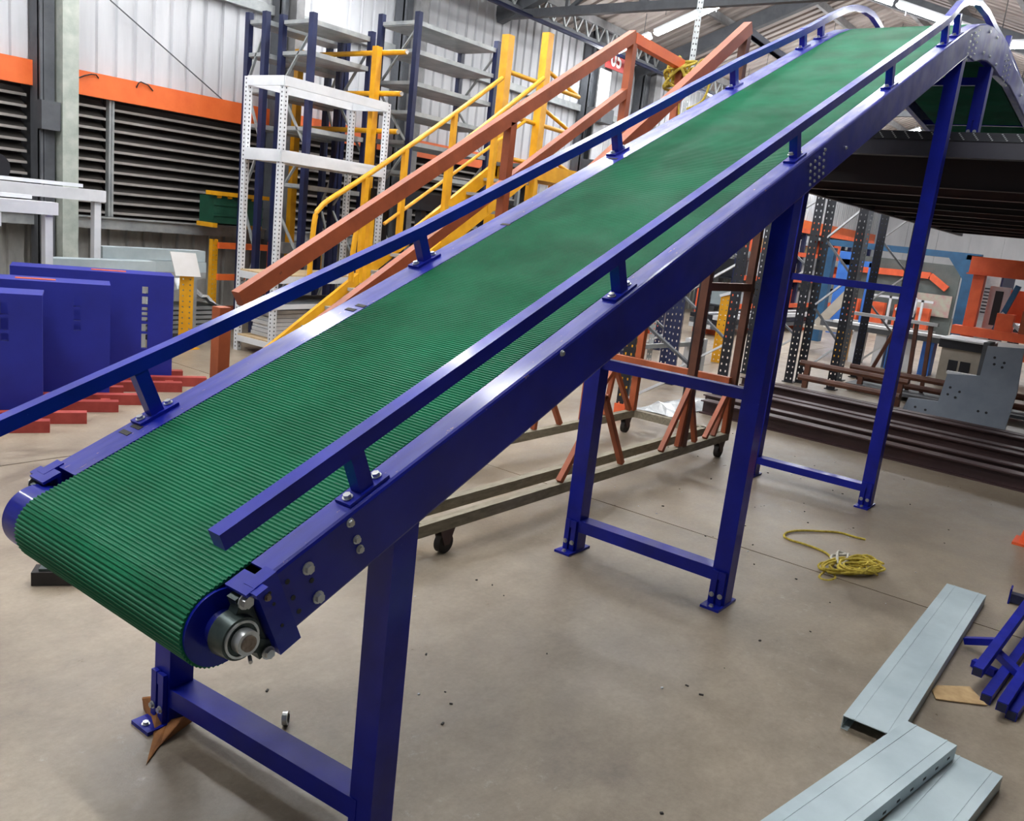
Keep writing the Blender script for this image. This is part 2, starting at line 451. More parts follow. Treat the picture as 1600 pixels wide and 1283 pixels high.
# ---- roof: a row of shallow gables running across the hall
roof = sgroup('ceiling')
def fold(y): return abs(((y - 4.2 + 3.8) % 7.6) - 3.8)
def zl(y): return 5.70 - .37 * fold(y)
def zr(y): return zl(y) + .68
kinks = [8.4, 8.0, 4.2, .4, -3.4, -7.2, -11.0, -14.8]
pr_ = []; x = -4.5
while x < 35:
    pr_ += [(x, 0), (x + .13, 0), (x + .15, .035), (x + .22, .035)]; x += .24
for ka, kb in zip(kinks[:-1], kinks[1:]):
    b = MB(); vs = []
    for (x, d) in pr_: vs += [(x, ka, zr(ka) + d), (x, kb, zr(kb) + d)]
    b.add(vs, [(2 * i, 2 * i + 1, 2 * i + 3, 2 * i + 2) for i in range(len(pr_) - 1)])
    b.build('roof_sheeting', ROOF, roof)
for y in (7.5, 6.2, 4.9, 3.5, 2.3, 1.1, -.3, -1.6, -2.9, -3.9, -5.2, -6.6, -8.2, -9.6, -12):
    MB().bar((-4.5, y, zr(y) - .07), (35, y, zr(y) - .07), .07, .13).build('purlin', PURL, roof)
for x in (2.2, 6.8, 11.2, 15.6, 20.0, 24.4, 28.8):
    for ka, kb in zip(kinks[1:-1], kinks[2:]):
        MB().bar((x, ka, zr(ka) - .26), (x, kb, zr(kb) - .26), .14, .24).build('rafter', DKCOL, roof)
# lattice truss along the eave, made of chords and webs
t = sgroup('trim_1')
for (z, r_) in ((4.78, .05), (5.12, .05)):
    MB().bar((6, 7.55, z), (34, 7.55, z), .09, .07).build('chord', DKCOL, t)
MB().tube([(6, 7.32, 4.66), (34, 7.32, 4.66)], .035, 8).build('service_pipe', NAVY, t)
web = MB(); web.bar((0, 0, 0), (.17, 0, .30), .03, .03); web.bar((.17, 0, .30), (.34, 0, 0), .03, .03)
wm = web.mesh('web', GALVD)
for k in range(80): place('web', wm, t, (6.1 + k * .345, 7.5, 4.80))
# cross trusses under two of the gables
t2 = sgroup('trim_2')
for x in (11.2, 20.0):
    for (ya, yr_, yb) in ((8.0, 4.2, .4), (.4, -3.4, -7.2)):
        MB().bar((x, ya, 4.72), (x, yb, 4.72), .10, .12).build('chord', DKCOL, t2)
        MB().bar((x, yr_, 4.72), (x, yr_, zr(yr_) - .3), .06, .06).build('web', DKCOL, t2)
        for f in (.33, .66):
            for sg_ in (1, -1):
                y_ = yr_ + sg_ * 3.8 * f
                MB().bar((x, y_, 4.72), (x, yr_ + sg_ * 3.8 * (f - .33), zr(yr_ + sg_ * 3.8 * (f - .33)) - .3), .05, .05).build('web', DKCOL, t2)
                MB().bar((x, y_, 4.72), (x, y_, zr(y_) - .3), .05, .05).build('web', DKCOL, t2)
# ---- LED battens, row by row
bat_h = MB(); bat_h.b2((-.06, -.62, .03), (.06, .62, .09)); bat_hm = bat_h.mesh('housing', WHITE)
bat_t = MB(); bat_t.b2((-.07, -.62, .0), (.07, .62, .028)); bat_tm = bat_t.mesh('light_tube', LED)
bat_w = [MB().tube([(0, q, .09), (0, q, .60)], .006, 5).mesh('hanger', DKCOL) for q in (-.45, .45)]
ORD = ['nearest the left wall', 'second from the left wall', 'third from the left wall', 'fourth from the left wall', 'fifth from the left wall', 'sixth from the left wall', 'seventh from the left wall', 'eighth from the left wall', 'ninth from the left wall']
def band(k): return ORD[k]
LROWS = {.3: (7.1, 7, 'first'), 4.15: (7.1, 7, 'second'), 7.55: (7.1, 7, 'third'), 13.4: (7.1, 9, 'fourth'), 17.8: (7.1, 7, 'fifth'), 22.0: (7.1, 7, 'sixth'), 26.5: (7.1, 7, 'seventh')}
for x, (yy0, n, nth) in LROWS.items():
    for k in range(n):
        y = yy0 - k * 1.26; z = zl(y); s_ = -.37 if (y - 4.2 + 7.6) % 7.6 < 3.8 else .37
        if abs(y - 4.2) < .7: s_ = 0; z -= .12
        if abs(y - .4) < .5: s_ = 0; z += .10
        if nth == 'fourth' and k == 0: lab = 'glowing LED batten nearest the left wall, just above the red 05 sign'
        else: lab = 'LED batten %s, in the %s lamp row' % (band(k), nth)
        e = thing('led_batten', lab, 'ceiling light', (x, y, z), 'LED battens in the %s lamp row' % nth)
        R_ = Matrix.Rotation(math.atan(s_), 3, 'X')
        place('housing', bat_hm, e, (x, y, z), R_); place('light_tube', bat_tm, e, (x, y, z), R_)
        for wm_ in bat_w: place('hanger', wm_, e, (x, y, z))
# right wall, out of the frame, closing the hall
wr = sgroup('wall_right')
for k in range(19): MB().b2((-4.5 + k * 2.1, -15.05, 0), (-2.42 + k * 2.1, -15.0, 6.2)).build('wall_panel', PURL, wr)
# ================================================================== THE CONVEYOR
TH = 0.4138712; Z0 = 0.4011176; W = .9; FLR = .0715; FLL = .1134; BD = .16
ct, st = math.cos(TH), math.sin(TH)
def SN(s, y, n): return A(s * ct - n * st, y, Z0 + s * st + n * ct)
# top line of the machine in the XZ plane: incline, crest, gentle descent
crest = [(6.0, 3.034), (6.2, 3.105), (6.4, 3.155), (6.6, 3.185), (6.85, 3.198), (7.1, 3.188), (7.6, 3.148), (8.4, 3.085), (9.8, 2.975)]
def topline(s0):
    p = SN(s0, 0, 0); pts = [(p[0], p[2]), (3.0, Z0 + math.tan(TH) * 3.0), (5.8, Z0 + math.tan(TH) * 5.8)] + crest
    return pts
def normals(pts):
    out = []
    for i in range(len(pts)):
        a = pts[max(i - 1, 0)]; b = pts[min(i + 1, len(pts) - 1)]
        d = nrm((b[0] - a[0], b[1] - a[1])); out.append(A(-d[1], d[0]))
    return out
def offset(pts, n):
    N = normals(pts); return [(p[0] + q[0] * n, p[1] + q[1] * n) for p, q in zip(pts, N)]
conv = thing('belt_conveyor', 'long blue inclined conveyor with ridged green belt, climbing to the dark platform', 'conveyor', (0, .45, 0))
# side beams: folded channel, flange inwards
def side_beam(sgn, y0, fl, s0):
    tl = topline(s0); N = normals(tl); t = .005; r = .009
    prof = [(fl, 0), (r, 0), (r * .3, -r * .3), (0, -r), (0, -BD + r), (r * .3, -BD + r * .3), (r, -BD), (.05, -BD), (.05, -BD + t), (t * 2.2, -BD + t), (t, -BD + t * 2.2), (t, -t * 2.2), (t * 2.2, -t), (fl, -t)]
    b = MB(); vs = []; k = len(prof)
    for (p, q) in zip(tl, N):
        deep = 1.0 + (.35 if 6.1 < p[0] < 7.3 else 0)
        for (yy, nn) in prof:
            if nn < -BD * .5: nn = nn - BD * (deep - 1)
            vs.append((p[0] + q[0] * nn, y0 + sgn * yy, p[1] + q[1] * nn))
    n = len(tl)
    fs = [(i * k + j, i * k + (j + 1) % k, (i + 1) * k + (j + 1) % k, (i + 1) * k + j) for i in range(n - 1) for j in range(k)]
    b.add(vs, fs + [tuple(range(k)), tuple((n - 1) * k + j for j in range(k - 1, -1, -1))])
    return b.build('side_beam', BLUEC, conv)
beamR = side_beam(1, 0.0, FLR, 1.144)
beamL = side_beam(-1, W, FLL, 1.135)
AX = (0, -1, 0)
for q, r in (((547, 817), .008), ((557, 843), .008), ((562, 858), .008), ((481, 888), .011), ((497, 933), .011), ((878, 552), .007), ((1289, 234), .006), ((1322, 231), .006)):
    bolt(beamR, onY(*q, -.001), AX, r)
for q in ((449, 909), (458, 934), (467, 955), (487, 907)):
    MB().cyl(onY(*q, -.0005), AX, .006, .002, 10).build('bolt_hole', DOTS, beamR)
# splice plates with bolt rows, half way and at the crest
for (s0, rows, cols) in ((4.02, 4, 4), ):
    for i in range(rows):
        for j in range(cols):
            bolt(beamR, SN(4.0 + j * .05, -.001, -.045 - i * .028), AX, .0055)
for i in range(5):
    for j in range(3):
        p = (6.02 + j * .09, 3.035 + j * .035 - .035 - i * .035)
        bolt(beamR, (p[0], -.001, p[1]), AX, .0055)
        bolt(beamR, (7.2 + j * .1, -.001, 3.17 - j * .01 - .04 - i * .036), AX, .006)
for (x, z) in ((6.5, 3.13), (6.75, 3.15), (6.45, 2.99), (6.65, 3.01), (6.9, 3.01), (8.1, 3.02), (8.4, 3.0)):
    bolt(beamR, (x, -.001, z), AX, .008)
# flush dark plates put in for the shade inside the flange slots
for (q, yy) in (((196, 676), 0), ((214, 667), 0), ((548, 484), 0), ((564, 478), 0), ((790, 351), 0), ((958, 248), 0)):
    c = onY(*q, 0);
    d = _ray(*q); nn = A(-st, 0, ct); tt = ((A(0, 0, Z0) - CAM) @ nn) / (d @ nn); c = CAM + d * tt
    MB().box(c + nn * .0005, (.016, .042, .002), ((ct, 0, st), (0, 1, 0), nn)).build('dark_slot_plate', RUBBER, beamL)

# belt: one loop of ridged rubber
DC = (1.034, -.0855); DR = .087
def belt_path():
    pts = []
    for k in range(31):
        an = math.pi * 1.5 - math.pi * k / 30          # from the bottom of the drum round the nose to its top
        s = DC[0] + DR * math.cos(an); n = DC[1] + DR * math.sin(an)
        q = SN(s, 0, n); pts.append((q[0], q[2]))
    top = [(p[0], p[1] - .002) for p in topline(1.15)]
    top = offset(topline(1.2), -.003)
    bot = offset(topline(1.65), -.135)[::-1]
    return bot + pts + top
def resample(pts, step):
    pts = [A(*p) for p in pts]; out = [pts[0]]; d = 0.; 
    for a, b in zip(pts[:-1], pts[1:]):
        L_ = np.linalg.norm(b - a); x = step - d
        while x <= L_: out.append(a + (b - a) * x / L_); x += step
        d = (d + L_) % step if L_ > 0 else d
        d = L_ - (x - step)
    return out
PITCH = .0105
bp = resample(belt_path(), PITCH / 4)
NN = normals([tuple(p) for p in bp])
y0, y1 = FLR + .004, W - FLL - .002
vs = []; k = len(bp)
for i, (p, q) in enumerate(zip(bp, NN)):
    h = (.0, .0032, .0032, .0)[i % 4]
    o = p + q * h; u = p - q * .005
    vs += [(o[0], y0, o[1]), (o[0], y1, o[1]), (u[0], y1, u[1]), (u[0], y0, u[1])]
fs = []
for i in range(k - 1):
    for j in range(4): fs.append((i * 4 + j, i * 4 + (j + 1) % 4, (i + 1) * 4 + (j + 1) % 4, (i + 1) * 4 + j))
b = MB(); b.add(vs, fs); b.build('belt', GREEN, conv, label='green ridged rubber belt', fix=False)
# end drum with its journals
dc = SN(DC[0], 0, DC[1]); Y = A(0, 1, 0)
dr = MB(); dr.cyl((dc[0], (.068 + .866) / 2, dc[2]), Y, .0835, .866 - .068, 56)
dr = dr.build('drum', BLUE, conv, smooth=True)
MB().cyl((dc[0], .055, dc[2]), Y, .03, .03, 24, r2=.04).build('drum_boss', BLUE, dr, smooth=True)
MB().cyl((dc[0], .02, dc[2]), Y, .017, .09, 28).build('shaft', RUSTYSTEEL, dr, smooth=True)
MB().cyl((dc[0], .88, dc[2]), Y, .017, .09, 28).build('shaft', RUSTYSTEEL, dr, smooth=True)
def bearing(yc, sg):
    """flanged bearing: cast body, ring, collar; sits on a take-up bracket"""
    b = MB(); c = A(dc[0], yc, dc[2])
    b.cyl(c, Y, .045, .04, 32, r2=.05 if sg > 0 else .045)
    b.bar(SN(1.075, yc + sg * .012, -.012), SN(1.075, yc + sg * .012, -.178), .03, .028, up=(0, 1, 0))
    b.bar(SN(1.06, yc + sg * .008, -.05), SN(1.09, yc + sg * .008, -.02), .03, .026, up=(0, 1, 0))
    b.bar(SN(1.06, yc + sg * .008, -.135), SN(1.09, yc + sg * .008, -.168), .03, .026, up=(0, 1, 0))
    o = b.build('bearing', DKSTEEL, conv, smooth=True, label='dark cast flanged bearing')
    f = yc - sg * .021
    MB().ring((c[0], f, c[2]), Y, .040, .035, .006, 32).build('bearing_ring', STEEL, o, smooth=True)
    MB().ring((c[0], f - sg * .012, c[2]), Y, .026, .0165, .022, 28).build('collar', STEEL, o, smooth=True)
    bolt(o, SN(1.075, yc - sg * .01, -.022), (0, -sg, 0), .013)
    bolt(o, SN(1.078, yc - sg * .01, -.170), (0, -sg, 0), .011)
    MB().cyl(SN(1.035, yc - sg * .018, -.145), (-.6, -sg, 0), .004, .025, 8).build('grease_nipple', STEEL, o)
bearing(.022, 1)
bearing(W - .012, -1)
def takeup(y0, sg):
    b = MB()
    b.box(SN(1.122, y0 + sg * .012, -.09), (.056, .035, .186), ((ct, 0, st), (0, 1, 0), (-st, 0, ct)))
    b.box(SN(1.098, y0 - sg * .0, -.004), (.03, .05, .01), ((ct, 0, st), (0, 1, 0), (-st, 0, ct)))
    b.box(SN(1.098, y0 + sg * .03, -.002), (.05, .07, .008), ((ct, 0, st), (0, 1, 0), (-st, 0, ct)))
    o = b.build('takeup_bracket', BLUE, conv)
    for n in (-.03, -.06, -.12): MB().cyl(SN(1.12, y0 - sg * .0062, n), Y, .004, .002, 8).build('bolt_hole', DOTS, o)
    bolt(o, SN(1.112, y0 - sg * .007, -.035), (0, -sg, 0), .006, RUSTYSTEEL)
takeup(0, 1); takeup(W, -1)
# guard rails with stubby posts on bolted plates
SQ = [(-.02, -.02), (.02, -.02), (.02, .02), (-.02, .02)]
def rail(yy, head, pix, posts, sgn):
    pts = [SN(s, yy, n) for s, n in head] + [onY(*q, yy) for q in pix]
    b = MB(); b.sweep(pts, [(x * .95, z * .95) for x, z in SQ], sidev=(0, 1, 0))
    o = b.build('guard_rail', BLUE, conv)
    for s in posts:
        base = SN(s, yy, .0); n1 = (.12 if s < 6 else .13) + (.032 if sgn < 0 and s < 2 else 0)
        MB().bar(SN(s, yy, .006), SN(s, yy, n1 - .015), .04, .034, up=(0, 1, 0)).build('rail_post', BLUE, o)
        MB().box(SN(s, yy, .005), (.125, .05, .008), ((ct, 0, st), (0, 1, 0), (-st, 0, ct))).build('base_plate', BLUE, o)
        for ds in (-.045, .045): bolt(o, SN(s + ds, yy, .010 if not (abs(s - 3.926) < .01 and ds < 0) else .03), (-st, 0, ct), .0095)
    return o
railR = rail(.036, [(1.079, .122), (2.5, .122), (5.9, .122)], [(1480, 31), (1500, 7), (1513, 1), (1528, 4), (1541, 20), (1553, 44), (1569, 72), (1583, 104), (1600, 150)],
             [1.436, 2.549, 3.926, 5.129, 6.1, 6.35], 1)
railL = rail(.862, [], [(-60, 692), (0, 665), (267, 545), (655, 362), (965, 200), (1158, 96), (1262, 46), (1300, 25), (1322, 15), (1336, 12), (1350, 15), (1362, 23), (1372, 38), (1385, 66)],
             [1.421, 2.554, 3.898, 5.134, 6.12, 6.42], -1)
for i, x in enumerate((7.35, 8.9)):
    MB().bar((x, .036, 3.16 - (x - 7.1) * .078), (x, .036, 3.30 - (x - 7.1) * .02), .04, .035, up=(0, 1, 0)).build('rail_post', BLUE, railR)
# legs with slotted foot brackets
def leg(x, yc, z0, z1, foot=True, w=.078):
    o = MB().b2((x - w / 2, yc - w / 2, z0 + .012), (x + w / 2, yc + w / 2, z1)).build('leg', BLUE, conv)
    if foot:
        f = MB(); f.b2((x - w / 2 - .07, yc - .045, z0), (x + w / 2 + .045, yc + .045, z0 + .012))
        f.b2((x - w / 2 - .016, yc - .032, z0 + .01), (x - w / 2 - .002, yc - .006, z0 + .17)); f.b2((x - w / 2 - .016, yc + .006, z0 + .01), (x - w / 2 - .002, yc + .032, z0 + .17))
        f.b2((x - w / 2 - .014, yc - .0062, z0 + .13), (x - w / 2 - .004, yc + .0062, z0 + .168))
        f = f.build('foot_bracket', BLUE, o)
        for dy in (-.02, .02): bolt(f, (x - w / 2 - .017, yc + dy, z0 + .055), (-1, 0, 0), .009)
        bolt(f, (x - w / 2 - .05, yc, z0 + .012), (0, 0, 1), .009)
    return o
def zb(x): return Z0 + math.tan(TH) * x - BD / ct + .012
leg(1.437, .044, 0, zb(1.437) + .05, w=.08, foot=False); leg(1.378, W - .044, 0, zb(1.378) + .05, w=.08)
for x, w in ((3.632, .082), (6.0, .08)):
    leg(x, w / 2 + .004, 0, zb(x) + .06, w=w); leg(x, W - w / 2 - .004, 0, zb(x) + .06, w=w)
def cross(x, zt, h, w=.085, x2=None): MB().bar((x, .06, zt - h / 2), (x if x2 is None else x2, W - .06, zt - h / 2), w, h).build('cross_bar', BLUE, conv)
cross(1.437, .125, .06, .085, 1.38); cross(3.632, .175, .06); cross(6.0, .15, .05); cross(3.632, 1.005, .05, .05); cross(6.0, 1.475, .045, .045)
# legs standing on the platform, tie under the crest
for yy in (.044, W - .044): leg(6.86, yy, 2.50, 2.98); leg(9.6, yy, 2.476, 2.90)
zc = onX(1500, 128, 6.86)[2]
MB().b2((6.84, .06, zc - .025), (6.88, W - .06, zc + .025)).build('cross_bar', BLUE, conv)
MB().b2((8.9, .006, 2.90), (8.94, W - .006, 2.94)).build('cross_bar', BLUE, conv)
# carrying rollers glimpsed under the belt edge
for s in (1.62, 2.7, 3.8, 4.9):
    a = SN(s, .02, -.045); MB().cyl((a[0], W / 2, a[2]), Y, .032, W - .06, 20).build('carrying_roller', DKSTEEL, conv, smooth=True)
# ================================================================== FOREGROUND FLOOR
def P3(*a): return A(*a)
# three galvanised channels lying near the lower right corner
def galv(name, p, q, w, h, label, zoff=0.):
    p = A(*p); q = A(*q); a = nrm(q - p); side = nrm(np.cross(a, A(0, 0, 1))); t = .003
    u = np.cross(side, a)
    e = MB(); L_ = np.linalg.norm(q - p); c = (p + q) / 2
    e.box(c + u * (h - t / 2), (L_, w, t), (a, side, u))
    for k in (-1, 1):
        e.box(c + side * k * (w / 2 - t / 2) + u * (h - t) / 2, (L_, t, h - t), (a, side, u))
        e.box(c + side * k * (w / 2 - .012) + u * t / 2, (L_, .024, t), (a, side, u))
        e.box(c + side * k * (w * .30) + u * (h + .0008), (L_, .006, .0016), (a, side, u))
    o = e.solo(name, GALV, label, 'metal channel', 'galvanised channels on the floor', base=(c[0], c[1], p[2]))
    return o, a, side, u
galv('metal_channel', (2.985, -.80, 0), (4.75, -.795, 0), .182, .05, 'long straight galvanised channel lying alone, reaching furthest from the camera beside the rope')
g2a = onZ(1455, 1146, .1); g2b = onZ(1272, 1288, .085)
d2 = nrm(g2b - g2a)
g2c = g2a + d2 * 1.9
o2, a2, s2, u2 = galv('metal_channel', (g2a[0] - .005, g2a[1], .055), (g2c[0], g2c[1], .052), .168, .05, 'galvanised channel resting on top of the two others, its slotted side facing right')
for k in range(9):
    c = A(g2a[0], g2a[1], .079) + d2 * (.06 + .09 * k)
    for sgn in (-1, 1):
        MB().box(c + s2 * sgn * .0845, (.02, .002, .008), (a2, s2, u2)).build('slot', DOTS, o2)
g3a = onZ(1524, 1193, .05); g3b = onZ(1440, 1290, .05); d3 = nrm(g3b - g3a)
galv('metal_channel', (g3a[0], g3a[1], 0), tuple(A(g3a[0], g3a[1], 0) + A(d3[0], d3[1], 0) * 1.5), .165, .05, 'galvanised channel partly hidden beneath another, at the lower right corner')
# blue rail offcuts, right edge
grp = 'blue rail offcuts heaped at the right edge'
def tubebar(p, q, w, label, name='steel_tube', m=BLUE, h=None, mates=()):
    e = thing(name, label, 'steel tube', (p[0], p[1], 0), grp)
    a = nrm(A(*q) - A(*p))
    MB().bar(p, q, w, h or w, up=(0, 0, 1)).build('tube', m, e)
    MB().box(A(*p) - a * .001, (.003, w * .86, w * .86), (a, nrm(np.cross(a, A(0, 0, 1))), np.cross(nrm(np.cross(a, A(0, 0, 1))), a))).build('end_cap', NAVY, e)
    for (r, s_) in mates: MB().bar(r, s_, w * .9, w * .8).build('stub', m, e)
    return e
def Z(x, y, z=0.): return tuple(onZ(x, y, z))
def ext(p, q, f): p = A(*p); q = A(*q); return tuple(p + (q - p) * f)
a0, b0 = Z(1527, 1050, .09), Z(1600, 952, .12)
tubebar(a0, ext(a0, b0, 1.6), .037, 'worn pale blue tube lying on top of the heap, leaning up to the right', mates=[(Z(1562, 1003, .085), Z(1508, 1001, .03))])
a1, b1 = Z(1540, 1092, .02), Z(1600, 1010, .02)
tubebar(a1, ext(a1, b1, 1.7), .037, 'blue tube flat on the floor, second from the cardboard scrap side', mates=[(Z(1556, 1052, .02), Z(1520, 1035, .02))])
a2_, b2_ = Z(1565, 1105, .055), Z(1600, 1052, .055)
tubebar(a2_, ext(a2_, b2_, 2.4), .037, 'blue tube laid over others, its stub crossing under the worn pale tube', mates=[(ext(a2_, b2_, .9), Z(1558, 1020, .05))])
a3, b3 = Z(1580, 1118, .02), Z(1600, 1090, .02)
tubebar(a3, ext(a3, b3, 4), .037, 'blue tube nearest the lower edge of the photo in the heap')
e = thing('tube_bracket', 'short dark blue tube with a welded end plate, above the heap of blue tubes', 'bracket', Z(1590, 935))
a4 = A(*Z(1578, 932, .03)); b4 = A(*Z(1640, 950, .03))
MB().bar(a4, b4, .05, .045).build('tube', NAVY, e); MB().box(a4, (.008, .07, .10), (nrm(b4 - a4), nrm(np.cross(b4 - a4, (0, 0, 1))), (0, 0, 1))).build('end_plate', BLUE, e)
# cardboard scraps
z = .004
MB().prism([Z(1456, 1080, z), Z(1464, 1072, z), (Z(1515, 1074, z)), Z(1524, 1084, z), Z(1542, 1103, z), Z(1500, 1098, z), Z(1462, 1093, z)], (0, 0, .004)).solo('cardboard_scrap', CARD, 'flat torn piece of tan cardboard between the steel channel and the blue tubes', 'cardboard')
b = MB()
q = [Z(222, 1092, .04), Z(236, 1090, .06), Z(245, 1115, .03), Z(262, 1128, .01), Z(286, 1122, .05), Z(300, 1110, .06)]
r = [Z(224, 1108, .003), Z(232, 1122, .003), Z(240, 1150, .003), Z(228, 1196, .003), Z(250, 1165, .003), Z(300, 1128, .003)]
vs = q + r; b.add(vs + [tuple(A(*v) + A(.004, .004, .002)) for v in vs], [(i, i + 1, i + 7, i + 6) for i in range(5)] + [(12 + i, 18 + i, 19 + i, 13 + i) for i in range(5)] + [(i, 12 + i, 13 + i, i + 1) for i in range(5)] + [(6 + i, 7 + i, 19 + i, 18 + i) for i in range(5)])
b.solo('cardboard_sheet', CARDD, 'crumpled brown cardboard sheet under the left foot of the nearest conveyor leg', 'cardboard')
# small castor ring behind the nearest cross bar
c = A(*Z(446, 1132, 0)); e = thing('castor_wheel', 'small silver ring-shaped castor on the floor behind the nearest cross bar', 'castor', c)
MB().ring(c + A(0, 0, .022), (.6, -.8, .1), .022, .015, .016, 24).build('rim', STEEL, e, smooth=True)
MB().cyl(c + A(0, 0, .022), (.6, -.8, .1), .0145, .010, 20).build('hub', RUBBER, e, smooth=True)
c = A(*Z(84, 912, 0)); e = thing('rubber_roller', 'black rubber block on the floor, half hidden below the conveyor nose', 'rubber block', c)
MB().box(c + A(.03, 0, .03), (.20, .085, .055), (nrm((.8, -.6, 0)), nrm((.6, .8, 0)), (0, 0, 1))).build('block', RUBBER, e)
MB().box(c + A(.03, 0, .062), (.15, .06, .012), (nrm((.8, -.6, 0)), nrm((.6, .8, 0)), (0, 0, 1))).build('pad', DKSTEEL, e)
# rope: a loose end and a tangle
rope = thing('rope', 'tangled yellow rope with a loose end curving over the concrete floor', 'rope', Z(1320, 890))
def spl(pts, n=8):
    pts = [A(*p) for p in pts]; P_ = [pts[0]] + pts + [pts[-1]]; out = []
    for i in range(1, len(P_) - 2):
        p0, p1, p2, p3 = P_[i-1:i+3]
        for k in range(n):
            t_ = k / n
            out.append(.5 * ((2 * p1) + (-p0 + p2) * t_ + (2*p0 - 5*p1 + 4*p2 - p3) * t_**2 + (-p0 + 3*p1 - 3*p2 + p3) * t_**3))
    out.append(pts[-1]); return out
loose = [Z(1352, 845), Z(1335, 841), Z(1310, 834), Z(1280, 832), Z(1250, 831), Z(1230, 834), Z(1225, 840), Z(1235, 846), Z(1258, 853), Z(1282, 862), Z(1295, 870), Z(1300, 880)]
MB().tube([p + A(0, 0, .008) for p in spl(loose)], .0065, 7).build('loose_end', ROPE, rope, smooth=True)
rng = random.Random(4)
def tangle(cx, cy, rx, ry, n, seed):
    g = random.Random(seed); pts = []
    for k in range(n):
        an = k * 1.15 + g.random() * .9; rr = .35 + .65 * g.random()
        pts.append(A(*Z(cx + rx * rr * math.cos(an), cy + ry * rr * math.sin(an))) + A(0, 0, .008 + g.random() * .035))
    return spl(pts, 6)
MB().tube(tangle(1328, 890, 52, 15, 34, 1), .0062, 6).build('coil', ROPE, rope, smooth=True)
MB().tube(tangle(1345, 893, 40, 11, 28, 2), .006, 6).build('coil', ROPE, rope, smooth=True)
MB().tube(tangle(1312, 880, 16, 10, 12, 3), .0075, 6).build('white_coil', ROPEW, rope, smooth=True, label='white rope among the yellow')
MB().tube(spl([Z(1288, 893), Z(1280, 902), Z(1292, 907), Z(1305, 903), Z(1300, 893)]), .006, 6).build('loop', ROPE, rope, smooth=True)
# traffic cone whose rim pokes into the frame
c = A(*Z(1612, 852, 0)); e = thing('traffic_cone', 'orange traffic cone cut off by the right edge of the photo', 'cone', c)
MB().b2(c - A(.10, .10, 0), c + A(.10, .10, .015)).build('base', CONE, e)
MB().cyl(c + A(0, 0, .16), (0, 0, 1), .075, .29, 24, r2=.018).build('cone_body', CONE, e, smooth=True)
MB().cyl(c + A(0, 0, .19), (0, 0, 1), .0605, .06, 24, r2=.049).build('white_band', WHITES, e, smooth=True)
# swarf and chips scattered on the floor: too small to count
b = MB(); g = random.Random(11)
for k in range(170):
    x = 1.6 + g.random() * 5.7; y = -1.6 + g.random() * 3.4; s_ = .003 + g.random() * .004
    if y < -.55 or (3.0 < x < 4.2 and y > -.2): continue
    an = g.random() * 3.14; a = A(math.cos(an), math.sin(an), 0); n_ = A(-a[1], a[0], 0)
    b.mi = 0 if g.random() < .8 else 1
    b.box((x, y, s_ * .35), (s_ * (1 + 1.6 * g.random()), s_, s_ * .7), (a, n_, A(0, 0, 1)))
o = b.build('floor_debris', [RUBBER, WHITE], None, kind='stuff'); o['label'] = 'small dark chips and pale crumbs scattered over the concrete floor'; o['category'] = 'debris'

# ================================================================== ORANGE MOBILE STAIR FRAME behind the conveyor
fr = thing('wheeled_stair', 'orange-brown wheeled stair frame with sloping handrails, standing behind the conveyor', 'stair frame', (4.6, 1.7, 0))
N1, N2 = 1.24, 2.08
def ob(p, q, w=.05, h=.07, name='strut', m=RUST, par=None, up=(0, 0, 1)): return MB().bar(p, q, w, h, up=up).build(name, m, par or fr)
X0, X1_, XA = 2.55, 6.36, 5.57
# base: long double rails
for (y, nm) in ((N1, 'base_rail'), (N2, 'base_rail')):
    ob((X0, y, .155), (X1_, y, .155), .05, .06, nm, TIMBER)
ob((X0 + .25, N1 + .19, .155), (X1_, N1 + .19, .155), .05, .06, 'base_rail', TIMBER)
ob((X1_, N1, .155), (X1_, N2, .155), .06, .06, 'base_rail', TIMBER)
ob((X0 + .3, N1, .155), (X0 + .3, N2, .155), .06, .06, 'base_rail', TIMBER)
# posts
for (x, y, z1) in ((XA, N1, 3.0), (XA, N2, 2.98), (X1_ - .03, N2, 2.92), (X1_ - .03, N1, 2.2)):
    ob((x, y, .18), (x, y, z1), .054, .054, 'post', RUST if y > 2 else BROWN)
ob((XA, N2, 2.95), (X1_, N2, 2.92), .06, .07, 'top_rail', ORA); ob((XA, N1, 2.1), (X1_, N1, 2.1), .05, .06, 'top_rail', BROWN)
MB().chan((XA + .03, N1, 2.97), (X1_ + .1, N1, 2.93), .05, .04, t=.005).build('slotted_angle', BLACK, fr)
ob((XA, N1, 1.32), (X1_, N1, 1.32), .05, .055, 'mid_rail', BROWN)
# sloping handrails and lower rails
r0 = onY(372, 467, N2); r1 = onY(985, 55, N2)
ob((r0[0], N2, r0[2]), (XA, N2, 2.965), .055, .075, 'handrail', RUST)
r2 = onY(547, 468, N2); r3 = onY(972, 141, N2)
ob((r2[0] - .9, N2, r2[2] - .55), (XA, N2, r3[2]), .05, .06, 'lower_rail', RUST)
r4 = onY(895, 272, N1)
ob((2.6, N1, .98), (XA + .02, N1, 2.99), .055, .075, 'handrail', RUST)
for px in ((797, 205), ):
    c = onY(*px, N2); ob((c[0], N2, .18), (c[0], N2, c[2] + .05), .055, .055, 'post', RUST)
c = onY(352, 500, N2); ob((c[0] - .02, N2, .18), (c[0] - .02, N2, c[2] + .06), .06, .06, 'post', RUST)
c = onY(1000, 205, N1); ob((4.3, N1, .2), (4.3, N1, 1.95), .04, .05, 'post', BROWN)
